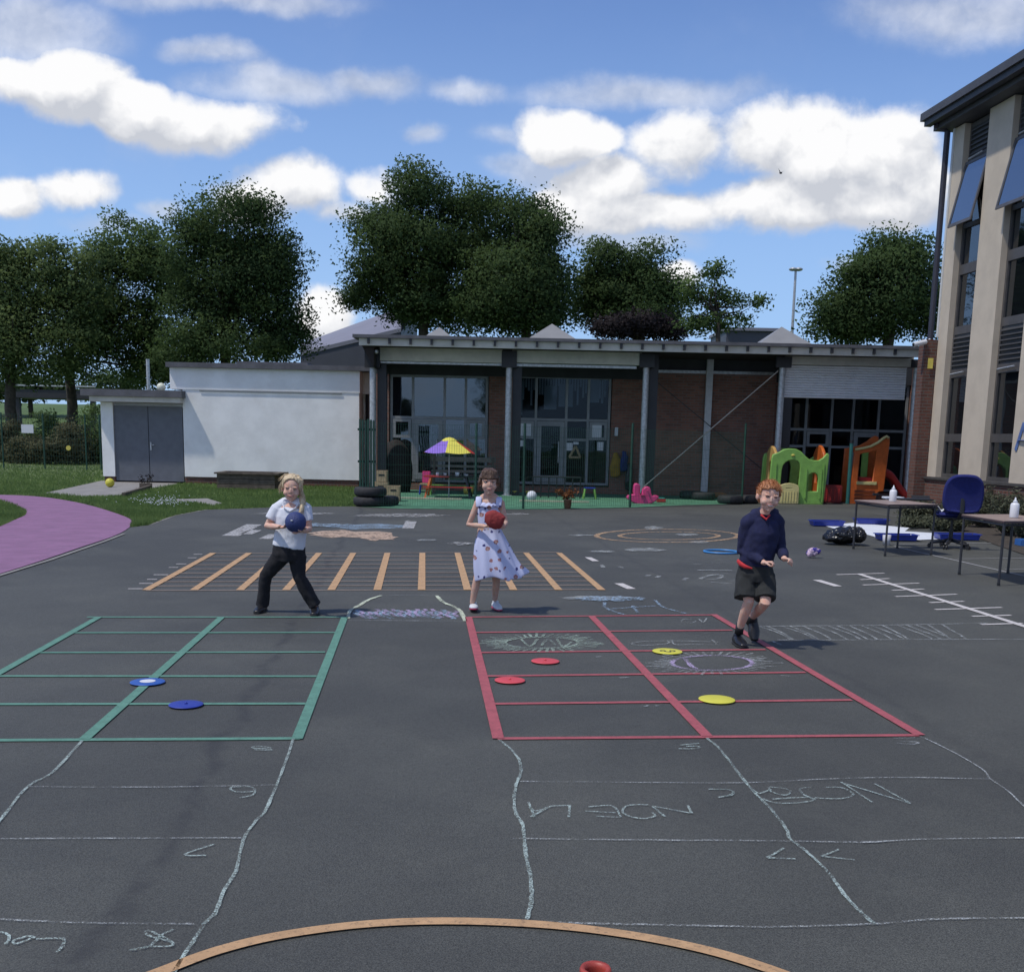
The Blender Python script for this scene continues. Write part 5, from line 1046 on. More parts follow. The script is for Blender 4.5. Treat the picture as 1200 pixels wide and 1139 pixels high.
def bottle(px, py, top, w, lb, hz):
    q = G(px, py, hz); k = (q.y)/F; h = (py-top)*k; r = w/2*k; rt = thing('squeeze_bottle', lb, 'bottle', q, 'white squeeze bottles on the tables')
    mb = MB(); mb.lathe(q+V((0,0,.002)), [(r*.92,0),(r,.01),(r,h*.62),(r*.85,h*.70),(r*.4,h*.74)], 20); mb.build('body', mat('white_plastic', (.68,.68,.70), .4, .04, 10), rt, True)
    mb = MB(); mb.lathe(q+V((0,0,h*.74+.003)), [(r*.5,0),(r*.5,h*.07),(r*.25,h*.1),(r*.12,h*.24),(.003,h*.25)], 14); mb.build('nozzle', M_paper, rt, True)
bottle(1046, 588, 569, 8.2, 'white squeeze bottle on the further table beside the black folder', .735); bottle(1188, 607, 583, 10, 'white squeeze bottle on the nearer table at the right edge', .74)
q = G(1066,586,.737); q2 = G(1045,582,.737)
rt = thing('folder', 'open black folder with white sheets on the further table', 'folder', q); mb = MB(); mb.box((q.x-.18,q.y-.1,.737),(q.x+.34,q.y+.16,.76),.008); mb.build('cover', M_black, rt); mb = MB(); mb.box((q.x-.30,q.y+.18,.737),(q.x-.02,q.y+.40,.768),.006); mb.build('sheet_stack', M_paper, rt)
mb = MB(); mb.obox((q.x+.1,q.y+.17,.738),(.28,0,0),(0,.015,0),(0,.05,.06)); mb.build('flap', M_black, rt)
q = G(1030,581,.737); mb = MB(); mb.box((q.x-.10,q.y-.02,.737),(q.x+.0,q.y+.07,.777),.015); tag(mb.build('stapler', M_black), 'black stapler at the back left corner of the further table', 'stapler')
# office chair
cb = G(1113,642); cb.z = 0; rt = thing('office_chair', 'blue fabric swivel office chair between the two tables', 'chair', cb)
M_bf = mat('blue_fabric', (.012,.018,.13), .9, .18, 30, .4, 300)
for i in range(5):
    a = R(i*72+20); e = cb+V((math.cos(a)*.30, math.sin(a)*.30, .07)); mb = MB(); mb.tube([cb+V((0,0,.13)), cb+(e-cb)*.6+V((0,0,.045)), e], [(.04,.03),(.034,.024),(.026,.018)], 8); mb.build('leg', M_black, rt, True)
    mb = MB(); w = V((-math.sin(a),math.cos(a),0)); 
    for s in (-1,1): mb.tube([e+V((0,0,-.042))+w*s*.012, e+V((0,0,-.042))+w*s*.03], .032, 12)
    mb.build('caster', M_black, rt)
mb = MB(); mb.tube([cb+V((0,0,.09)), cb+V((0,0,.30))], .032, 12); mb.tube([cb+V((0,0,.28)), cb+V((0,0,.47))], .020, 12); mb.box((cb.x-.10,cb.y-.08,.44),(cb.x+.10,cb.y+.08,.48),.01); mb.build('gas_column', M_black, rt)
bm_ = MB(); rot = Matrix.Rotation(R(-14), 4, 'Z'); M4 = Matrix.Translation(cb)@rot
mb = MB(); mb.box((-.25,-.24,.482),(.25,.24,.56),.035, M4); mb.build('seat', M_bf, rt, True); mb = MB(); mb.box((-.245,-.235,.47),(.245,.235,.4815),.004, M4); mb.build('seat_shell', M_black, rt)
o_ = [(-.17,0),(.17,0),(.235,.04),(.26,.14),(.262,.28),(.235,.42),(.17,.50),(.08,.53),(-.08,.53),(-.17,.50),(-.235,.42),(-.262,.28),(-.26,.14),(-.235,.04)]
me = plate([[(p.x,p.y) for p in cr([(a,b,0) for a, b in o_], 3, True)]], .07, .03); MB_ = M4@Matrix.Translation(V((.09,-.24,.60)))@Matrix.Rotation(R(10),4,'X'); 
for v in me.vertices: v.co.y += -.10*(1-(v.co.x/.27)**2)*.5
me.transform(MB_); link('backrest', me, M_bf, rt, True)
mb = MB(); mb.tube([M4@V((0,-.0,.46)), M4@V((.05,-.27,.47)), M4@V((.09,-.32,.56)), M4@V((.09,-.30,.78))], [(.035,.012)]*4, 8, side=(1,0,0)); mb.build('back_bar', M_black, rt)
for s in (-1,1): mb = MB(); mb.tube([M4@V((s*.25,.12,.50)), M4@V((s*.31,.10,.66)), M4@V((s*.31,-.10,.70)), M4@V((s*.25,-.18,.62))], .017, 8); mb.build('armrest', M_black, rt, True)
mb = MB(); 
bmg = bmesh.new(); bmesh.ops.create_grid(bmg, x_segments=8, y_segments=8, size=.5)
for v in bmg.verts: v.co = V((v.co.x*.34-.10, v.co.y*.34, .565+.07*abs(noise.noise(V((v.co.x*4,v.co.y*4,0))))+(.06 if v.co.x < -.3 else 0)))
mb.bm(bmg, M4); o = mb.build('paper_sheets', M_paper, None, True); md = o.modifiers.new('s','SOLIDIFY'); md.thickness = .01; tag(o, 'crumpled white paper lying on the blue chair seat', 'paper')
# bin bag
g = G(991,639); k = g.y/F; mb = MB(); 
for i in range(16): mb.ell((g.x+rnd.uniform(-.5,.5)*36*k, g.y+.15+rnd.uniform(-.1,.1), rnd.uniform(.09,.16)), (rnd.uniform(.10,.16),.16,rnd.uniform(.07,.13)), 12)
mb.ell((g.x,g.y+.15,.13),(.26,.18,.13),14)
me = blob(mb, .013, 3)
for v in me.vertices:
    q = v.co; n = noise.noise(q*9)+.6*noise.noise(q*21); v.co += V((n*.03, n*.02, abs(noise.noise(q*14))*.035)); v.co.z = max(0, v.co.z)
m_, t_, b_ = newmat('bin_bag'); b_.inputs['Base Color'].default_value = (.008,.008,.01,1); b_.inputs['Roughness'].default_value = .22; bn = t_.n('ShaderNodeBump', i_Strength=.8, i_Distance=.02); vo = t_.n('ShaderNodeTexVoronoi', i_Scale=22.); vo.distance='CHEBYCHEV'
t_.l(t_.n('ShaderNodeNewGeometry').outputs['Position'], vo.inputs[0]); t_.l(vo.outputs[0], bn.inputs['Height']); t_.l(bn.outputs[0], b_.inputs['Normal'])
tag(link('bin_bag', me, m_, None, True), 'shiny black bin bag slumped on the ground left of the further table', 'bag')
# small foil bag
g = G(955,654); mb = MB()
for i in range(7): mb.ell((g.x+rnd.uniform(-.07,.07),g.y+.06,rnd.uniform(.05,.10)),(.06,.05,.045),10)
me = blob(mb, .008, 2, rough=.012, rs=25); m_, t_, b_ = newmat('foil_bag'); pos = t_.n('ShaderNodeNewGeometry').outputs['Position']; col = t_.mix(t_.ramp(t_.noise(16,3,pos),.42,.5), (.03,.02,.20), (.55,.4,.5)); col = t_.mix(t_.ramp(t_.noise(11,2,pos),.62,.68), col, (.45,.02,.04)); t_.l(col, b_.inputs[0]); b_.inputs['Roughness'].default_value = .25
tag(link('crumpled_bag', me, m_, None, True), 'small crumpled purple, white and red foil bag on the asphalt right of the boy', 'bag')
# white sheet and trays
q = lambda x, y: G(950+x/4.8, 540+y/4.8)
sh_ = [q(*p) for p in ((60,362),(150,358),(240,350),(360,360),(555,378),(530,398),(745,412),(730,442),(600,450),(470,444),(385,436),(300,412),(150,388))]
mb = MB(); n = len(sh_); c = sum(sh_, V((0,0,0)))/n; K = 5; vs = []
for j in range(K+1):
    for i in range(n): p = c.lerp(sh_[i], j/K); vs.append((p.x,p.y,.006+.014*max(0,noise.noise(V((p.x*2,p.y*2,3))))+(.0)))
mb.add(vs, [(j*n+i, j*n+(i+1)%n, (j+1)*n+(i+1)%n, (j+1)*n+i) for j in range(K) for i in range(n)]+[tuple(range(n))]); o = mb.build('paper_sheets', mat('white_sheet', (.62,.65,.70), .85, .03, 3)); tag(o, 'long white paper roll spread on the ground among the blue trays', 'paper')
def tray(x0, x1, yb, yt, lb):
    a, b = q(x0, yb), q(x1, yb); k = a.y/F; w = (b.x-a.x)/2; h = .075; dd = .34; c = V(((a.x+b.x)/2, a.y+dd/2, .02)); rt = thing('blue_tray', lb, 'tray', V((c.x,c.y,.01)), 'blue trays on the white paper'); t2 = .012
    mb = MB(); mb.box((c.x-w*.9,c.y-dd*.45,.012),(c.x+w*.9,c.y+dd*.45,.022)); mb.build('base', M_blue, rt)
    mb = MB()
    for s in (-1,1):
        mb.obox((c.x-w*.9, c.y+s*dd*.45-(t2 if s > 0 else 0), .0225), (w*1.8,0,0), (0,t2,0), (0,s*dd*.04,h)); mb.obox((c.x+s*w*.9-(t2 if s > 0 else 0), c.y-dd*.43, .0225), (0,dd*.86,0), (t2,0,0), (s*w*.08,0,h))
    mb.build('side', M_blue, rt)
    mb = MB(); 
    for s in (-1,1): mb.box((c.x-w,c.y+s*dd*.5-.02,.0225+h),(c.x+w,c.y+s*dd*.5+.02,.03+h),.003); mb.box((c.x+s*w-.02,c.y-dd*.5+.021,.0225+h),(c.x+s*w+.02,c.y+dd*.5-.021,.03+h),.003)
    mb.build('rim', M_blue, rt)
tray(10,180,368,330,'blue tray furthest left, on the left end of the white paper'); tray(262,428,358,325,'blue tray behind the white paper, above the bin bag and table leg'); tray(388,590,450,412,'blue tray under the further table in front of the paper'); tray(722,938,446,402,'blue tray behind the base of the office chair')
g = q(432,476); mb = MB(); mb.lathe(V((g.x,g.y+.06,.0)), [(.055,0),(.065,.16),(.062,.16),(.052,.01),(.001,.01)], 20); tag(mb.build('cup', mat('white_cup', (.55,.56,.62), .5, .05, 5), None, True), 'white cup beneath the further table beside its front leg', 'cup')
g = G(1203,640.5); mb = MB(); mb.box((g.x-.09,g.y,.0),(g.x+.3,g.y+.25,.11),.01); tag(mb.build('blue_crate', mat('mid_blue', (.03,.12,.35), .5, .1, 6)), 'mid blue crate corner peeping in at the right edge behind the near table', 'crate')
cbn = [q(560,385)+V((0,0,.01)), q(640,380)+V((0,0,.01)), q(700,372)+V((0,0,.01)), q(720,362)+V((0,0,.01))]; mb = MB(); mb.tube(cr(cbn,4), .012, 6); tag(mb.build('cable', M_black, None, True), 'thin black cable on the paper by the office chair', 'cable')
# hoop
c = G(845,647.5); rr = 20/F*c.y; mb = MB(); mb.tube([c+V((math.cos(i*math.pi/24)*rr, math.sin(i*math.pi/24)*rr, .014)) for i in range(49)], .014, 8, False); tag(mb.build('hoop', mat('hoop_blue', (.05,.22,.50), .4, .1, 6), None, True), 'blue plastic hoop lying flat behind the boy', 'hoop')
# spot markers
def spot(px, py, w, m_, lb, grp, print_=None):
    c = G(px, py); r = w/2/F*c.y*1.0; rt = thing('spot_marker', lb, 'floor marker', V((c.x,c.y,.004)), grp); mb = MB(); mb.lathe((c.x,c.y,.005), [(r,0),(r*.99,.003),(r*.95,.005),(r*.5,.006),(.001,.006)], 40); mb.build('disc', m_, rt, True)
    if print_ == 'oval': mb = MB(); mb.lathe((c.x,c.y-.0,.0125), [(r*.45,0),(.001,.001)], 24); mb.build('print', M_paper, rt)
    if print_ == 'knob': mb = MB(); mb.lathe((c.x,c.y,.0115), [(r*.10,0),(r*.06,.008),(.001,.009)], 16); mb.build('centre_knob', m_, rt, True)
    if print_ == 'face':
        mb = MB(); 
        for s in (-1,1): ribbon(mb, [V((c.x+s*r*.32+r*.16*math.cos(a), c.y-r*.1+r*.2*math.sin(a), 0)) for a in [i*math.pi/8 for i in range(17)]], .012, .0122)
        ribbon(mb, [V((c.x-.02,c.y-r*.35,0)),V((c.x+.02,c.y-r*.5,0))], .02, .0122); mb.build('print', M_black, rt)
M_sy = mat('spot_yellow', (.62,.58,.06), .5, .06, 10); M_sr = mat('spot_red', (.60,.07,.08), .5, .06, 10); M_sb = mat('spot_blue', (.03,.10,.38), .5, .06, 10); M_sb2 = mat('spot_indigo', (.025,.045,.30), .5, .06, 10)
spot(173,800,41,M_sb,'blue spot marker with white centre on the green grid line','blue spot markers','oval'); spot(218,826.5,41,M_sb2,'plain indigo spot marker on the green grid','blue spot markers','knob')
spot(639,775.5,34,M_sr,'upper red spot marker, just under the green chalk sun','red spot markers','knob'); spot(597.5,798,37,M_sr,'lower red spot marker, next to the thick left red line','red spot markers','knob')
spot(782,764,36,M_sy,'yellow spot marker with black squiggle above the purple chalk sun','yellow spot markers','face'); spot(840,820.5,44,M_sy,'plain yellow spot marker in the lower right red grid','yellow spot markers')
# cone at the bottom edge
cz = .30; c = G(698,1133,cz); rt = thing('traffic_cone', 'small dark red marker cone with open top at the bottom edge', 'cone', V((c.x,c.y,0)))
M_cone = mat('cone_red', (.34,.05,.035), .5, .2, 20, wear=((.2,.05,.04), 30, .5)); k = 2.9/F; R_ = 17.5*.00205
mb = MB(); mb.lathe((c.x,c.y,0), [(.115,.03),(.095,.035),(R_*1.02,cz-.035),(R_*1.0,cz-.03),(R_*1.08,cz-.02),(R_*1.08,cz-.006),(R_*1.0,cz),(R_*.75,cz-.002),(R_*.66,cz-.012),(R_*.66,cz-.06),(.08,.035),(.078,.031)], 40); mb.build('body', M_cone, rt, True)
mb = MB(); mb.box((c.x-.14,c.y-.14,.0),(c.x+.14,c.y+.14,.029),.01); mb.build('base', M_cone, rt)
# ---------------------------------------------------------------- children
SK1 = skin_mat('skin_fair', (.62,.41,.32)); SK2 = skin_mat('skin_pale', (.54,.37,.29))
M_lip = mat('lips', (.42,.17,.15), .45, .1, 40); M_eye = mat('eye_white', (.6,.6,.58), .3, .03, 40); M_iris = mat('iris', (.03,.025,.02), .25, .1, 40); M_tooth = mat('teeth', (.62,.6,.55), .3, .03, 40); M_lash = mat('lash', (.12,.065,.045), .7, .1, 40)
def head_parts(mb, c, Rm, s=1):     # local x right, y away from camera, z up ; c = centre of the skull
    T = lambda x, y, z: c+Rm@V((x*s, y*s, z*s))
    def e(p, r): mb.ell(T(*p), tuple(v*s for v in r), 20, Rm)
    e((0,.008,.022),(.070,.082,.078)); e((0,-.022,-.018),(.060,.060,.062)); e((0,-.030,-.050),(.046,.045,.042)); e((0,-.052,-.080),(.020,.018,.016))
    for q in (-1,1):
        e((q*.034,-.050,-.030),(.026,.024,.024)); e((q*.072,.005,-.006),(.010,.016,.024)); e((q*.079,.008,-.004),(.007,.013,.020)); e((q*.030,-.068,.019),(.020,.012,.006))
    e((0,-.074,-.016),(.0085,.012,.013)); e((0,-.072,-.004),(.006,.012,.018))
    for q in (-1,1): e((q*.008,-.074,-.020),(.006,.008,.006))
    e((0,-.070,-.046),(.022,.012,.008)); e((0,-.066,-.056),(.018,.012,.008))
    mb.tube([T(0,.012,-.04), T(0,.018,-.12)], [.036*s,.036*s], 14)
    return T
def hand(mb, w, d, up, s, curl=0., side=1, spread=.22, target=None):   # w wrist, d finger direction, up = palm normal (out of the palm)
    d = d.normalized(); up = (up-d*up.dot(d)).normalized(); sd = d.cross(up).normalized()*side
    L_ = .056*s; pe = w+d*L_
    mb.tube([w-d*.015*s, w+d*.02*s, pe], [(.020*s,.014*s),(.026*s,.013*s),(.027*s,.011*s)], 12, side=sd, round_=True)
    def fix(p, r):
        if target:
            tc_, tr = target; q = p-tc_
            if q.length < tr+r*.8: p = tc_+q.normalized()*(tr+r*.8)
        return p
    for i, (o, l) in enumerate(((-.0195,.044),(-.0065,.050),(.0065,.047),(.0195,.037))):
        l *= s; b = pe+sd*o*s-d*.004*s; dir_ = (d+sd*o/.0195*spread).normalized(); pts = [b]; p = b; a = curl*.6
        for sg in (.46,.31,.23):
            dd = dir_*math.cos(a)+up*math.sin(a); p = p+dd*l*sg; pts.append(fix(p, .0062*s)); a += curl
        mb.tube(pts, [.0078*s,.0072*s,.0066*s,.0056*s], 8, round_=True)
    b = w+d*.014*s-sd*.020*s; p1 = b+(d*.55-sd*.75+up*.35).normalized()*.022*s; p2 = p1+(d*.9-sd*.25+up*(.2+.4*curl)).normalized()*.021*s; p3 = p2+(d*.95+up*(.1+.5*curl)).normalized()*.015*s
    mb.tube([b, fix(p1,.008*s), fix(p2,.007*s), fix(p3,.006*s)], [.0105*s,.0090*s,.0080*s,.0064*s], 8, round_=True)
def surf(bvh, T, Rm, x, z):
    o = T(x, -.25, z); d = (Rm@V((0,1,0))).normalized(); h = bvh.ray_cast(o, d); return h[0] if h[0] else T(x,-.07,z)
def face(root, body, T, Rm, s, eyes='open', smile=1, brow=(.2,.1,.05), teeth=False):
    me = body.data; off = wl(body); bvh = BVHTree.FromPolygons([v.co+off for v in me.vertices], [tuple(p.vertices) for p in me.polygons])
    sf = lambda x, z: surf(bvh, T, Rm, x*s, z*s) if False else surf(bvh, T, Rm, x, z)
    fwd = (Rm@V((0,-1,0))).normalized()
    for q in (-1,1):
        p = sf(q*.028, .006)
        if eyes == 'open':
            mb = MB(); mb.ell(p+fwd*-.0035*s, (.0125*s,.006*s,.0068*s), 16, Rm); ey = mb.build('eye', M_eye, body, True)
            mb = MB(); mb.ell(p+fwd*.0008*s, (.0056*s,.003*s,.0058*s), 12, Rm); mb.build('iris', M_iris, ey, True)
            mb = MB(); mb.tube([sf(q*.028+a*.0125, .0125-abs(a)**2*.004)+fwd*.0015*s for a in (-1,-.5,0,.5,1)], .0018*s, 6); mb.build('eyelash', M_lash, ey)
        else:
            mb = MB(); mb.tube([sf(q*.028+a*.0125, .006-(1-a*a)*.004 if eyes == 'closed' else .006+(1-a*a)*.0025)+fwd*.0006*s for a in (-1,-.5,0,.5,1)], .0022*s, 6); mb.build('eyelid_line', M_lash, body)
            if eyes == 'squint': mb = MB(); mb.tube([sf(q*.028+a*.007, .0065)+fwd*.0003*s for a in (-1,0,1)], .0024*s, 6); mb.build('eye', M_iris, body)
        mb = MB(); mb.tube([sf(q*(.016+a*.026), .0265+.004*math.sin(a*2.4))+fwd*.001*s for a in (0,.33,.66,1)], [.0022*s,.003*s,.0026*s,.001*s], 6); mb.build('eyebrow', mat('brow_%d' % int(brow[0]*1000), brow, .8, .1, 30), body)
        mb = MB(); mb.ell(sf(q*.0065,-.0235)+fwd*-.001*s, (.0028*s,.0022*s,.0016*s), 8, Rm); mb.build('nostril', M_lash, body, True)
    w_ = .021+.006*smile; sm = lambda a: -.049+.008*smile*a*a
    if teeth:
        mb = MB(); mb.tube([sf(a*w_*.85, sm(a)-.002)+fwd*.0002*s for a in (-1,-.5,0,.5,1)], [(.001*s,.001*s),(.003*s,.0042*s),(.003*s,.005*s),(.003*s,.0042*s),(.001*s,.001*s)], 8, side=fwd); mb.build('teeth', M_tooth, body, True)
    up_ = .004 if teeth else .0012
    mb = MB(); mb.tube([sf(a*w_, sm(a)+up_*(1-a*a))+fwd*.001*s for a in (-1,-.6,-.2,.2,.6,1)], [.001*s,.0024*s,.003*s,.003*s,.0024*s,.001*s], 8); mb.tube([sf(a*w_, sm(a)-(up_+.004)*(1-a*a))+fwd*.001*s for a in (-1,-.6,-.2,.2,.6,1)], [.001*s,.0028*s,.0036*s,.0036*s,.0028*s,.001*s], 8); mb.build('lips', M_lip, body, True)
def hair_mat(name, c1, c2):
    m, t, b = newmat(name); tc_ = t.n('ShaderNodeNewGeometry').outputs['Position']; mp = t.n('ShaderNodeVectorMath', operation='MULTIPLY'); t.l(tc_, mp.inputs[0]); mp.inputs[1].default_value = (190,190,22)
    n = t.noise(1, 4, mp.outputs[0], .6); t.l(t.mix(t.ramp(n,.3,.7), c1, c2), b.inputs[0]); b.inputs['Roughness'].default_value = .45; bn = t.n('ShaderNodeBump', i_Strength=.8, i_Distance=.004); t.l(n, bn.inputs['Height']); t.l(bn.outputs[0], b.inputs['Normal']); return m
def strands(mb, pts, n, spread, r, seed=0):
    q = random.Random(seed)
    for _ in range(n):
        o = V((q.gauss(0,1),q.gauss(0,1),q.gauss(0,1)))*spread; mb.tube([V(p)+o*(.5+.8*i/len(pts))+V((q.gauss(0,1),q.gauss(0,1),q.gauss(0,1)))*spread*.25*i for i, p in enumerate(pts)], [r]*(len(pts)-1)+[r*.3], 4, round_=False)
def cap_hair(T, Rm, s, c, m_, root_body, cut, extra=None, thick=.012, rough=.004, voxel=.005):
    # skull shell trimmed at a hairline: cut(x,y,z) true keeps the point (head local, unscaled)
    mb = MB(); mb.ell(T(0,.010,.024), ((.070+thick)*s,(.083+thick)*s,(.080+thick)*s), 40, Rm); me0 = mb.mesh('h'); bm = bmesh.new(); bm.from_mesh(me0); Ri = Rm.inverted() if hasattr(Rm,'inverted') else Rm
    bmesh.ops.subdivide_edges(bm, edges=bm.edges[:], cuts=1, use_grid_fill=True)
    dead = [f for f in bm.faces if not cut(*(((Ri@(f.calc_center_median()-T(0,0,0)))/s)))]
    bmesh.ops.delete(bm, geom=dead, context='FACES'); 
    geo = bmesh.ops.solidify(bm, geom=bm.faces[:], thickness=.014*s)
    mb = MB(); mb.bm(bm)
    if extra: extra(mb)
    me = blob(mb, voxel, 3, rough=rough, rs=55); return link('hair', me, m_, root_body, True)
def pnt(px, py, Y): return P(px, py, Y)
# ======== girl with the blue ball
D1 = G(340,718).y; g0 = V((G(340,718).x, D1, 0))
r1 = thing('person', 'blonde girl in white polo shirt and black trousers holding a blue ball', 'person', g0)
Y = D1; J = lambda px, py, dy=0: P(px, py, Y+dy)
hc = J(342,572.5,-.02); Rm = Matrix.Rotation(R(5),3,'Z')@Matrix.Rotation(R(5),3,'X')@Matrix.Rotation(R(3),3,'Y'); s = 1.10
mb = MB(); T = head_parts(mb, hc, Rm, s)
shL, shR = J(325,596.5), J(358,596.5); elL, elR = J(313.5,616.5,-.02), J(362,620,-.03); bc = J(346.5,612,-.30); br = .089
waL = J(327,617.5,-.25); waR = J(356,622,-.26)
NKB = J(341,589,.01); mb.tube([shL, shL.lerp(NKB,.5)+V((0,0,.012)), NKB+V((0,.005,.02)), shR.lerp(NKB,.5)+V((0,0,.012)), shR], [.036,.040,.046,.040,.036], 14, round_=True); mb.tube([J(341,589,.01), J(341.5,594), J(341.5,605), J(340,625), J(339,640), J(338,652)], [(.045,.04),(.11,.07),(.125,.085),(.115,.085),(.12,.09),(.12,.09)], 20, side=(1,0,0))
for a, e, w in ((shL,elL,waL),(shR,elR,waR)): mb.tube([a, a.lerp(e,.5), e, e.lerp(w,.4), w], [.042,.036,.031,.029,.020], 14, round_=True)
hand(mb, waL, V((.62,-.35,.0)), V((.35,-.2,.05)), 1.02, .45, -1, .3, (bc, br)); hand(mb, waR, V((-.5,-.62,.12)), V((-.35,.1,.35)), 1.02, .45, 1, .3, (bc, br))
knL, knR = J(311.5,676,.02), J(351,677,-.02); anL, anR = J(307.5,708,.06), J(368.5,708,-.0); hiL, hiR = J(329,652), J(349,652)
for h_, k_, a_ in ((hiL,knL,anL),(hiR,knR,anR)): mb.tube([h_, h_.lerp(k_,.5), k_, k_.lerp(a_,.4), a_], [.066,.058,.044,.042,.03], 14, round_=True)
body1 = link('body', blob(mb, .0042, 3, name='body'), SK1, r1, True); face(r1, body1, T, Rm, s, 'closed', 1.3, (.35,.24,.13))
# polo shirt
M_polo = mat('white_polo', (.66,.68,.74), .85, .03, 12, .25, 400)
mb = MB(); mb.tube([shL, shL.lerp(NKB,.55)+V((0,0,.018)), NKB+V((0,.012,.0)), shR.lerp(NKB,.55)+V((0,0,.018)), shR], [.054,.054,.056,.054,.054], 16, round_=True); mb.ell(NKB+V((.002,-.030,-.048)), (.072,.052,.038), 20); mb.tube([J(341.5,592.5,.005), J(341.5,597), J(341.5,606), J(340.5,620), J(339.5,634), J(338.5,641)], [(.06,.055),(.125,.088),(.142,.105),(.132,.104),(.140,.108),(.143,.110)], 28, side=(1,0,0))
for a, e in ((shL,elL),(shR,elR)): q_ = a.lerp(e,.62); mb.tube([a.lerp(J(341,600),.25), a, q_], [.055,.058,.054], 16)
link('polo_shirt', blob(mb, .006, 3, rough=.006, rs=11, name='shirt'), M_polo, r1, True)
mb = MB(); nk = J(341.5,591.3,-.012)
for q_ in (-1,1): mb.tube([nk+V((q_*.004,-.085,-.055)), nk+V((q_*.042,-.072,-.035)), nk+V((q_*.066,-.02,.0)), nk+V((q_*.05,.05,.018)), nk+V((0,.07,.02))], [(.006,.012),(.007,.022),(.007,.022),(.007,.02),(.007,.02)], 10)
link('collar', blob(mb, .004, 2), M_polo, r1, True)
# trousers
M_trs = mat('black_cloth', (.010,.010,.013), .9, .25, 20, .3, 200)
mb = MB(); mb.tube([J(338.5,639), J(338.5,650), J(338.5,657)], [(.137,.105),(.147,.112),(.12,.10)], 24, side=(1,0,0))
for h_, k_, a_ in ((hiL,knL,anL),(hiR,knR,anR)): d = (a_-k_).normalized(); mb.tube([h_, h_.lerp(k_,.5), k_, k_.lerp(a_,.5), a_+d*.012], [.080,.070,.057,.055,.058], 18)
link('trousers', blob(mb, .006, 3, rough=.010, rs=9, name='trousers'), M_trs, r1, True)
def shoe(root, heel, toe, w, h, m_, sole=None, nm='shoe', lift=0):
    d = toe-heel; L_ = d.length; d.normalize(); mb = MB(); zz = V((0,0,1)) if abs(d.z) < .7 else V((0,-1,0)); zz = (zz-d*zz.dot(d)).normalized()
    mb.tube([heel+zz*h*.5, heel+d*L_*.3+zz*h*.52, heel+d*L_*.65+zz*h*.40, toe+zz*h*.28], [(w*.42,h*.5),(w*.46,h*.52),(w*.52,h*.38),(w*.36,h*.24)], 16, side=d.cross(zz), round_=True)
    mb.tube([heel+d*L_*.12+zz*h*.7, heel+d*L_*.12+zz*h*1.15], [w*.38,w*.36], 14)
    o = link(nm, blob(mb, .0045, 3), m_, root, True)
    mb = MB(); mb.tube([heel-d*.01+zz*.006, heel+d*L_*.3+zz*.006, heel+d*L_*.68+zz*.006, toe+zz*.007+d*.005], [(w*.44,.010),(w*.46,.010),(w*.54,.010),(w*.36,.010)], 16, side=d.cross(zz), round_=True); link('sole', blob(mb, .004, 1), sole or M_rubber, o, True); return o
M_shb = mat('black_shoe', (.012,.012,.014), .35, .2, 20)
for an, dx in ((anL,-.02),(anR,.02)): f = V((an.x, an.y+.05, .0)); shoe(r1, f, f+V((dx,-.19,0)), .085, .06, M_shb)
# hair: swept back, side ponytail over the right shoulder
H1 = hair_mat('blonde_hair', (.44,.33,.19), (.70,.56,.37))
def cut1(x,y,z): return z > .048-.35*max(0,-y-.02)*0+(.034 if y < -.055 else 0) or (y > -.005 and z > -.035) or (y > -.045 and abs(x) > .055 and z > .0)
def ex1(mb):
    mb.tube([T(.055,.03,.0), T(.078,.0,-.05), T(.088,-.04,-.10), T(.085,-.075,-.16), T(.07,-.085,-.20)], [.026,.022,.022,.018,.006], 12, round_=True)
    for q in range(16):
        a = rnd.uniform(-1,1); mb.tube([T(a*.06,-.02,.10), T(a*.078,-.035,.075)+V((rnd.uniform(-.01,.01),0,0)), T((1 if a > 0 else -1)*.086,-.02,.02)], .006, 6, round_=True)
hair1 = cap_hair(T, Rm, s, hc, H1, body1, cut1, ex1, rough=.006)
mb = MB(); strands(mb, [T(.06,.0,.02), T(.09,-.02,-.05), T(.10,-.04,-.12), T(.09,-.06,-.19)], 26, .010, .0022, 1); strands(mb, [T(-.07,-.03,.05), T(-.086,-.03,.0), T(-.085,-.03,-.035)], 14, .006, .0018, 2); strands(mb, [T(0,.02,.105), T(.05,.0,.10), T(.088,.0,.06)], 16, .008, .0018, 3); strands(mb, [T(0,.02,.108), T(-.06,.0,.10), T(-.10,.01,.06)], 12, .009, .0018, 4); mb.build('loose_strands', H1, hair1)
ball('ball', 'dark blue textured ball held by the blonde girl', bc, br, mat('ball_blue', (.02,.035,.14), .55, .1, 20, .5, 90))
bm_ = MB(); p_ = bc+V((-.015,-br-.001,.02)); bm_.ell(p_, (.012,.003,.006), 10)
bo = [o for o in bpy.data.objects if o.get('label','').startswith('dark blue textured')][0]; bm_.build('valve_mark', M_gal, bo, True)
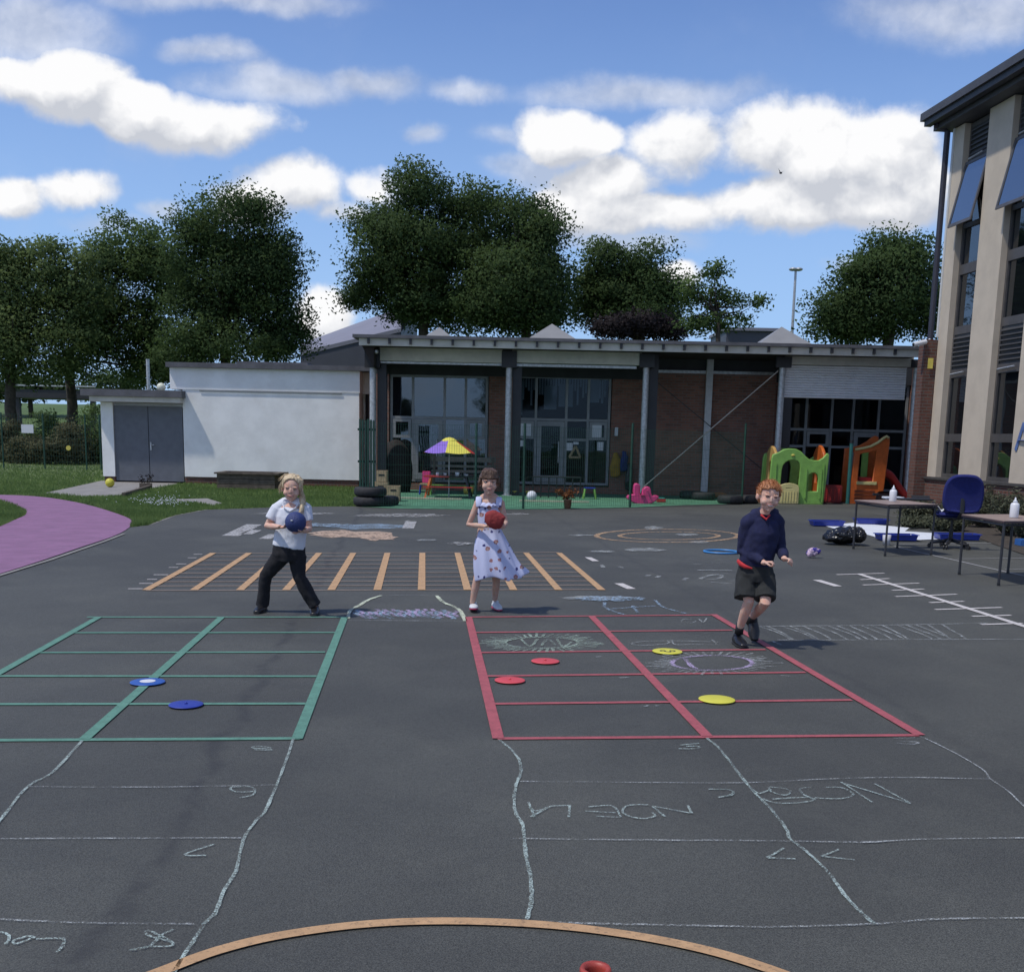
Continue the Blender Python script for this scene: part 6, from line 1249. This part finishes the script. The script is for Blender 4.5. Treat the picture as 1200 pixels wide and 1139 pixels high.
# ======== girl in the dress
D2 = G(568,716).y; Y = D2; r2 = thing('person', 'brown haired girl in a pale blue patterned dress holding a red bean bag', 'person', V((G(570,716).x, D2, 0)))
hc = J(573,566,-.02); Rm = Matrix.Rotation(R(6),3,'Z')@Matrix.Rotation(R(-2),3,'X'); s = 1.08
mb = MB(); T = head_parts(mb, hc, Rm, s)
shL, shR = J(560,590), J(587,590); elL, elR = J(549,615,-.01), J(592.5,613,-.03); waL, waR = J(568,616.5,-.17), J(590,617,-.19)
NKB = J(573,582,.01); mb.tube([shL, shL.lerp(NKB,.5)+V((0,0,.012)), NKB+V((0,.005,.02)), shR.lerp(NKB,.5)+V((0,0,.012)), shR], [.036,.040,.046,.040,.036], 14, round_=True); mb.tube([J(573,582,.01), J(573,588), J(573,598), J(573,612), J(573,630), J(574,648)], [(.036,.034),(.095,.06),(.10,.075),(.09,.075),(.115,.09),(.11,.08)], 20, side=(1,0,0))
for a, e, w in ((shL,elL,waL),(shR,elR,waR)): mb.tube([a, a.lerp(e,.5), e, e.lerp(w,.45), w], [.034,.028,.025,.024,.018], 14, round_=True)
bgc = J(580,608.5,-.25)
hand(mb, waL, V((.75,-.45,.05)), V((.25,-.25,.3)), 1.02, .35, -1, .25, (bgc,.060)); hand(mb, waR, V((-.35,-.75,.10)), V((-.6,.1,.2)), 1.02, .40, 1, .25, (bgc,.060))
hiL, hiR = J(568,650), J(580,650); knL, knR = J(558.5,681,-.03), J(581.5,682,.08); anL, anR = J(553.5,706,-.0), J(580,702,.16)
for h_, k_, a_ in ((hiL,knL,anL),(hiR,knR,anR)): mb.tube([h_, h_.lerp(k_,.5), k_, k_.lerp(a_,.35), a_], [.056,.046,.034,.035,.023], 14, round_=True)
body2 = link('body', blob(mb, .0042, 3, name='body'), SK2, r2, True); face(r2, body2, T, Rm, s, 'open', .35, (.10,.055,.03))
m_, t_, b_ = newmat('patterned_cotton'); pos = t_.n('ShaderNodeTexCoord').outputs['Object']
def cells(scale, thr, col, base, off):
    mp = t_.n('ShaderNodeMapping'); t_.l(pos, mp.inputs[0]); mp.inputs['Location'].default_value = off; mp.inputs['Scale'].default_value = (1,.0,1)
    vo = t_.n('ShaderNodeTexVoronoi', i_Scale=scale, i_Randomness=.55); t_.l(mp.outputs[0], vo.inputs['Vector']); d_ = t_.math('ADD', vo.outputs['Distance'], t_.math('MULTIPLY', t_.math('SUBTRACT', t_.noise(70,3,pos), .5), .35))
    return t_.mix(t_.ramp(d_, thr, thr*.8), base, col)
col = cells(13, .29, (.32,.15,.15), (.50,.53,.72), (0,0,0)); col = cells(15, .22, (.04,.04,.16), col, (.37,0,.21)); col = cells(13, .13, (.42,.30,.25), col, (0,0,.004)); t_.l(col, b_.inputs[0]); b_.inputs['Roughness'].default_value = .85; M_dress = m_
# dress: one lofted surface with folds
mb = MB(); n = 72
rings = [(573,588,.080,.055,0),(573,591,.098,.066,0),(573,597,.108,.080,0),(573,606,.104,.082,0),(573.5,617,.097,.078,0),(574,622,.104,.085,.05),(575,634,.142,.120,.10),(577,648,.165,.140,.13),(579,662,.185,.155,.14),(581.5,673,.198,.160,.15),(582.3,677.5,.202,.160,.15)]
vs = []
for k_, (px, py, a, b, fo) in enumerate(rings):
    for i in range(n):
        t0 = 2*math.pi*i/n; f = 1+fo*(math.sin(t0*9+k_*.08)*.45+math.sin(t0*5+1.3)*.5)+fo*.3*noise.noise(V((math.cos(t0)*2,math.sin(t0)*2,k_*.2))); fl = max(0, k_-6)*.020*max(0,math.cos(t0+.15))**2
        c_ = J(px,py); dz = (.025*math.sin(t0*3+.5)-(.0 if math.cos(t0) < .5 else -.045*math.cos(t0))) if k_ >= 9 else 0
        vs.append(V((c_.x+math.cos(t0)*(a*f+fl*.9), c_.y+math.sin(t0)*b*f, c_.z+dz)))
mb.add(vs, [(k_*n+i, k_*n+(i+1)%n, (k_+1)*n+(i+1)%n, (k_+1)*n+i)[::-1] for k_ in range(len(rings)-1) for i in range(n)])
me = mb.mesh('dress'); ob = bpy.data.objects.new('tmp', me); COL.objects.link(ob); me = baked(ob, [('SOLIDIFY', dict(thickness=.006)),('SUBSURF', dict(levels=1, render_levels=1))]); me.materials.clear(); link('dress', me, M_dress, r2, True)
mb = MB()   # frilled neckline
c_ = J(573,587)
pts = [c_+V((math.cos(a)*.092, math.sin(a)*.066-.010, -.012+.020*math.sin(a)-.004*abs(math.cos(a))+.005*math.sin(a*11))) for a in [i*math.pi/24 for i in range(49)]]
mb.tube(pts, [(.026,.010)]*49, 8, False, side=(0,0,1))
for q_ in (-1,1): mb.tube([c_+V((q_*.088,-.066,-.045)), c_+V((q_*.090,-.055,.005)), c_+V((q_*.088,-.02,.032)), c_+V((q_*.088,.03,.025)), c_+V((q_*.085,.07,-.03))], [(.024,.008),(.027,.008),(.028,.008),(.027,.008),(.024,.008)], 10, side=(1,0,0), round_=True)
mb.build('neck_frill', M_dress, r2, True)
M_ws = mat('white_shoe', (.6,.62,.64), .6, .04, 20); M_ps = mat('pink_sole', (.45,.03,.10), .5, .1, 20)
f = V((anL.x+.01, anL.y+.06, 0)); mb = None
shoe(r2, f, V((G(553.5,719.5).x+.01, f.y-.175, .028)), .082, .062, M_ws, M_ps); f = V((anR.x+.0, anR.y+.05, 0)); shoe(r2, f, f+V((.045,-.175,0)), .080, .060, M_ws, M_ps)
H2 = hair_mat('brown_hair', (.045,.022,.012), (.12,.065,.035))
def cut2(x,y,z): return z > .036+(.006 if abs(x) < .02 else 0) or (y > .0 and z > -.05) or (y > -.04 and abs(x) > .052 and z > -.01)
def ex2(mb):
    for q in range(22): a = -1+2*q/21; mb.tube([T(a*.030,.02,.112), T(a*.058,-.060,.090), T(a*.062,-.082+.02*a*a,.036)+V((rnd.uniform(-.002,.002),0,rnd.uniform(-.006,.004)))], [.012,.012,.005], 8, round_=True)
    for q in (-1,1): mb.tube([T(q*.074,-.03,.04), T(q*.082,-.035,.0), T(q*.083,-.02,-.045)], [.012,.010,.004], 8, round_=True)
    mb.ell(T(0,.06,-.02), (.058,.04,.055), 16)
hair2 = cap_hair(T, Rm, s, hc, H2, body2, cut2, ex2, rough=.004); mb = MB(); strands(mb, [T(.08,-.02,.03), T(.088,-.02,-.01), T(.088,-.02,-.06)], 12, .006, .0018, 5); strands(mb, [T(-.08,-.02,.03), T(-.086,-.02,-.01), T(-.083,-.02,-.05)], 10, .006, .0018, 6); strands(mb, [T(0,-.02,.11), T(.02,-.07,.09), T(.02,-.092,.05)], 20, .014, .0016, 7); mb.build('loose_strands', H2, hair2)
# bean bag: pillow seen tilted
o_ = [(568.5,601),(579,597.5),(592,605),(591.5,609),(587,619),(576,619.5),(568.5,612)]; mb = MB(); pp_ = [P(x,y,bgc.y) for x, y in o_]; c_ = sum(pp_, V((0,0,0)))/7
n = 8; vs = []; nr = 6; ring0 = cr(pp_, 4, True); m0 = len(ring0)
for sg in (-1,1):
    for j in range(nr):
        f = 1-j/nr
        for p in ring0: q_ = c_.lerp(p, f); vs.append(q_+V((0, sg*.045*math.sqrt(max(0,1-f**2.5)), 0)))
    vs.append(c_+V((0,sg*.045,0)))
H_ = nr*m0+1; fs = []
for sI in (0,1):
    o0 = sI*H_
    for j in range(nr-1):
        for i in range(m0): a = (o0+j*m0+i, o0+j*m0+(i+1)%m0, o0+(j+1)*m0+(i+1)%m0, o0+(j+1)*m0+i); fs.append(a if sI else a[::-1])
    for i in range(m0): a = (o0+(nr-1)*m0+i, o0+(nr-1)*m0+(i+1)%m0, o0+nr*m0); fs.append(a if sI else a[::-1])
mb.add(vs, fs); me = blob(mb, .006, 3, rough=.004, rs=30); tag(link('bean_bag', me, mat('red_cloth', (.26,.03,.03), .85, .12, 30, .3, 300), None, True), 'red cloth bean bag held by the girl in the dress', 'bean bag')
# ======== boy
D3 = G(866,757).y; Y = D3; r3 = thing('person', 'ginger haired boy in navy hoodie and dark shorts running on one foot', 'person', V((G(885,757).x, D3, 0)))
hc = J(900.5,582.5,-.06); Rm = Matrix.Rotation(R(5),3,'Z')@Matrix.Rotation(R(4),3,'X')@Matrix.Rotation(R(6),3,'Y'); s = 1.10
mb = MB(); T = head_parts(mb, hc, Rm, s)
shL, shR = J(876,613,.0), J(911,612,.01); elL, elR = J(869,645,.04), J(915,642,.03); waL, waR = J(896,659.5,-.16), J(919.5,655,-.14)
NKB = J(898,603,-.01); mb.tube([shL, shL.lerp(NKB,.5)+V((0,0,.012)), NKB+V((0,.005,.02)), shR.lerp(NKB,.5)+V((0,0,.012)), shR], [.036,.040,.046,.040,.036], 14, round_=True); mb.tube([J(898,603,-.01), J(895,612,.0), J(892,625), J(888,645,.02), J(886,662,.02), J(886,675,.02)], [(.045,.042),(.115,.075),(.12,.085),(.11,.085),(.115,.09),(.11,.085)], 20, side=(1,0,0))
for a, e, w in ((shL,elL,waL),(shR,elR,waR)): mb.tube([a, a.lerp(e,.5), e, e.lerp(w,.45), w], [.040,.034,.030,.027,.019], 14, round_=True)
hand(mb, waL, V((.85,-.45,.12)), V((.1,-.2,-1)), 1.02, 1.15, 1, .05); hand(mb, waR, V((.55,-.75,-.05)), V((-.35,-.3,-1)), 1.02, 1.2, -1, .05)
hiL, hiR = J(876,678,.02), J(896,678,.02); knL, knR = J(877.5,705,-.06), J(897,706,-.12); anL, anR = J(866,738,.06), J(879.5,725,.22)
for h_, k_, a_ in ((hiL,knL,anL),(hiR,knR,anR)): mb.tube([h_, h_.lerp(k_,.5), k_, k_.lerp(a_,.35), a_], [.062,.052,.041,.041,.026], 14, round_=True)
body3 = link('body', blob(mb, .0042, 3, name='body'), SK1, r3, True); face(r3, body3, T, Rm, s, 'squint', 1.3, (.30,.14,.06), True)
M_hd = mat('navy_fleece', (.012,.015,.055), .95, .2, 20, .35, 250)
mb = MB(); mb.tube([shL, shL.lerp(NKB,.55)+V((0,0,.018)), NKB+V((0,.012,.0)), shR.lerp(NKB,.55)+V((0,0,.018)), shR], [.058,.056,.060,.056,.058], 16, round_=True); mb.tube([J(897,605.5,.01), J(896,610), J(893,624), J(889,642,.01), J(886.5,657,.02), J(885.5,664,.02)], [(.055,.055),(.110,.085),(.130,.105),(.128,.105),(.134,.110),(.126,.106)], 28, side=(1,0,0))
for a, e, w in ((shL,elL,waL),(shR,elR,waR)): mb.tube([a.lerp(J(895,615),.3), a, a.lerp(e,.5), e, e.lerp(w,.5), w.lerp(e,.08)], [.054,.056,.049,.045,.039,.031], 16, round_=False)
c_ = J(897,606,.02); mb.tube([c_+V((-.075,-.04,.005)), c_+V((-.085,.03,.03)), c_+V((0,.085,.035)), c_+V((.085,.03,.03)), c_+V((.07,-.04,.005))], [.026,.032,.04,.032,.024], 12, round_=True)
link('hoodie', blob(mb, .006, 3, rough=.009, rs=10, name='hoodie'), M_hd, r3, True)
mb = MB(); c_ = J(898,607,-.1); mb.tube([c_+V((-.030,.035,.018)), c_+V((0,.002,-.012)), c_+V((.030,.035,.018))], [.008,.009,.008], 8, round_=True); mb.tube([J(864.8,657.5,.01), J(867.5,660.5,-.045), J(873,663.8,-.078), J(881,666,-.09)], [(.016,.010),(.020,.010),(.016,.010),(.006,.006)], 12, side=(0,0,1), round_=True); mb.build('red_shirt', mat('red_shirt', (.50,.03,.035), .85, .1, 20), r3, True)
M_shr = mat('charcoal_shorts', (.022,.024,.024), .9, .2, 20, .3, 200)
mb = MB(); mb.tube([J(885.5,662,.02), J(885,672,.02), J(885,681,.02)], [(.132,.108),(.145,.115),(.13,.11)], 24, side=(1,0,0))
mb.tube([J(875,674,.02), J(874,688,-.01), J(873.5,701,-.045)], [.084,.085,.088], 18); mb.tube([J(896,674,.02), J(897,688,-.03), J(897,702,-.09)], [.084,.083,.080], 18)
link('shorts', blob(mb, .006, 3, rough=.008, rs=10, name='shorts'), M_shr, r3, True)
f = V((anL.x-.005, anL.y+.06, 0)); shoe(r3, f, f+V((.02,-.20,0)), .088, .07, M_shb); mb = MB(); mb.tube([anL+V((0,0,-.03)), anL+V((.006,-.01,.055))], [.034,.033], 14); mb.build('sock', M_black, r3, True)
a_ = anR; hl = J(881,728.5,.27); shoe(r3, hl, J(884,750,.16), .088, .07, M_shb); mb = MB(); mb.tube([a_+V((0,.02,-.03)), a_.lerp(knR,.18)], [.036,.034], 14); mb.build('sock', M_black, r3, True)
H3 = hair_mat('ginger_hair', (.28,.10,.035), (.50,.21,.08))
def cut3(x,y,z): return z > .056+(.012 if abs(x) < .03 else 0) or (y > .0 and z > -.045) or (y > -.03 and abs(x) > .05 and z > .008)
hair3 = cap_hair(T, Rm, s, hc, H3, body3, cut3, None, thick=.013, rough=.005)
mb = MB(); q0 = random.Random(4)
for _ in range(700):
    a = q0.uniform(0,6.28); zz = q0.uniform(.15,1); rr = math.sqrt(1-zz*zz); d_ = V((math.cos(a)*rr, math.sin(a)*rr, zz)); b0 = T(d_.x*.080, .010+d_.y*.093, .024+d_.z*.090)
    if not cut3(d_.x*.08, .01+d_.y*.093, .02+d_.z*.09): continue
    mb.tube([b0, b0+(Rm@(d_+V((q0.gauss(0,.4),-.5,q0.gauss(0,.3)))))*.014], [.0018,.0006], 3)
mb.build('hair_tufts', H3, hair3)
for o in bpy.data.objects:
    if o.name.startswith('tmp'): bpy.data.objects.remove(o)
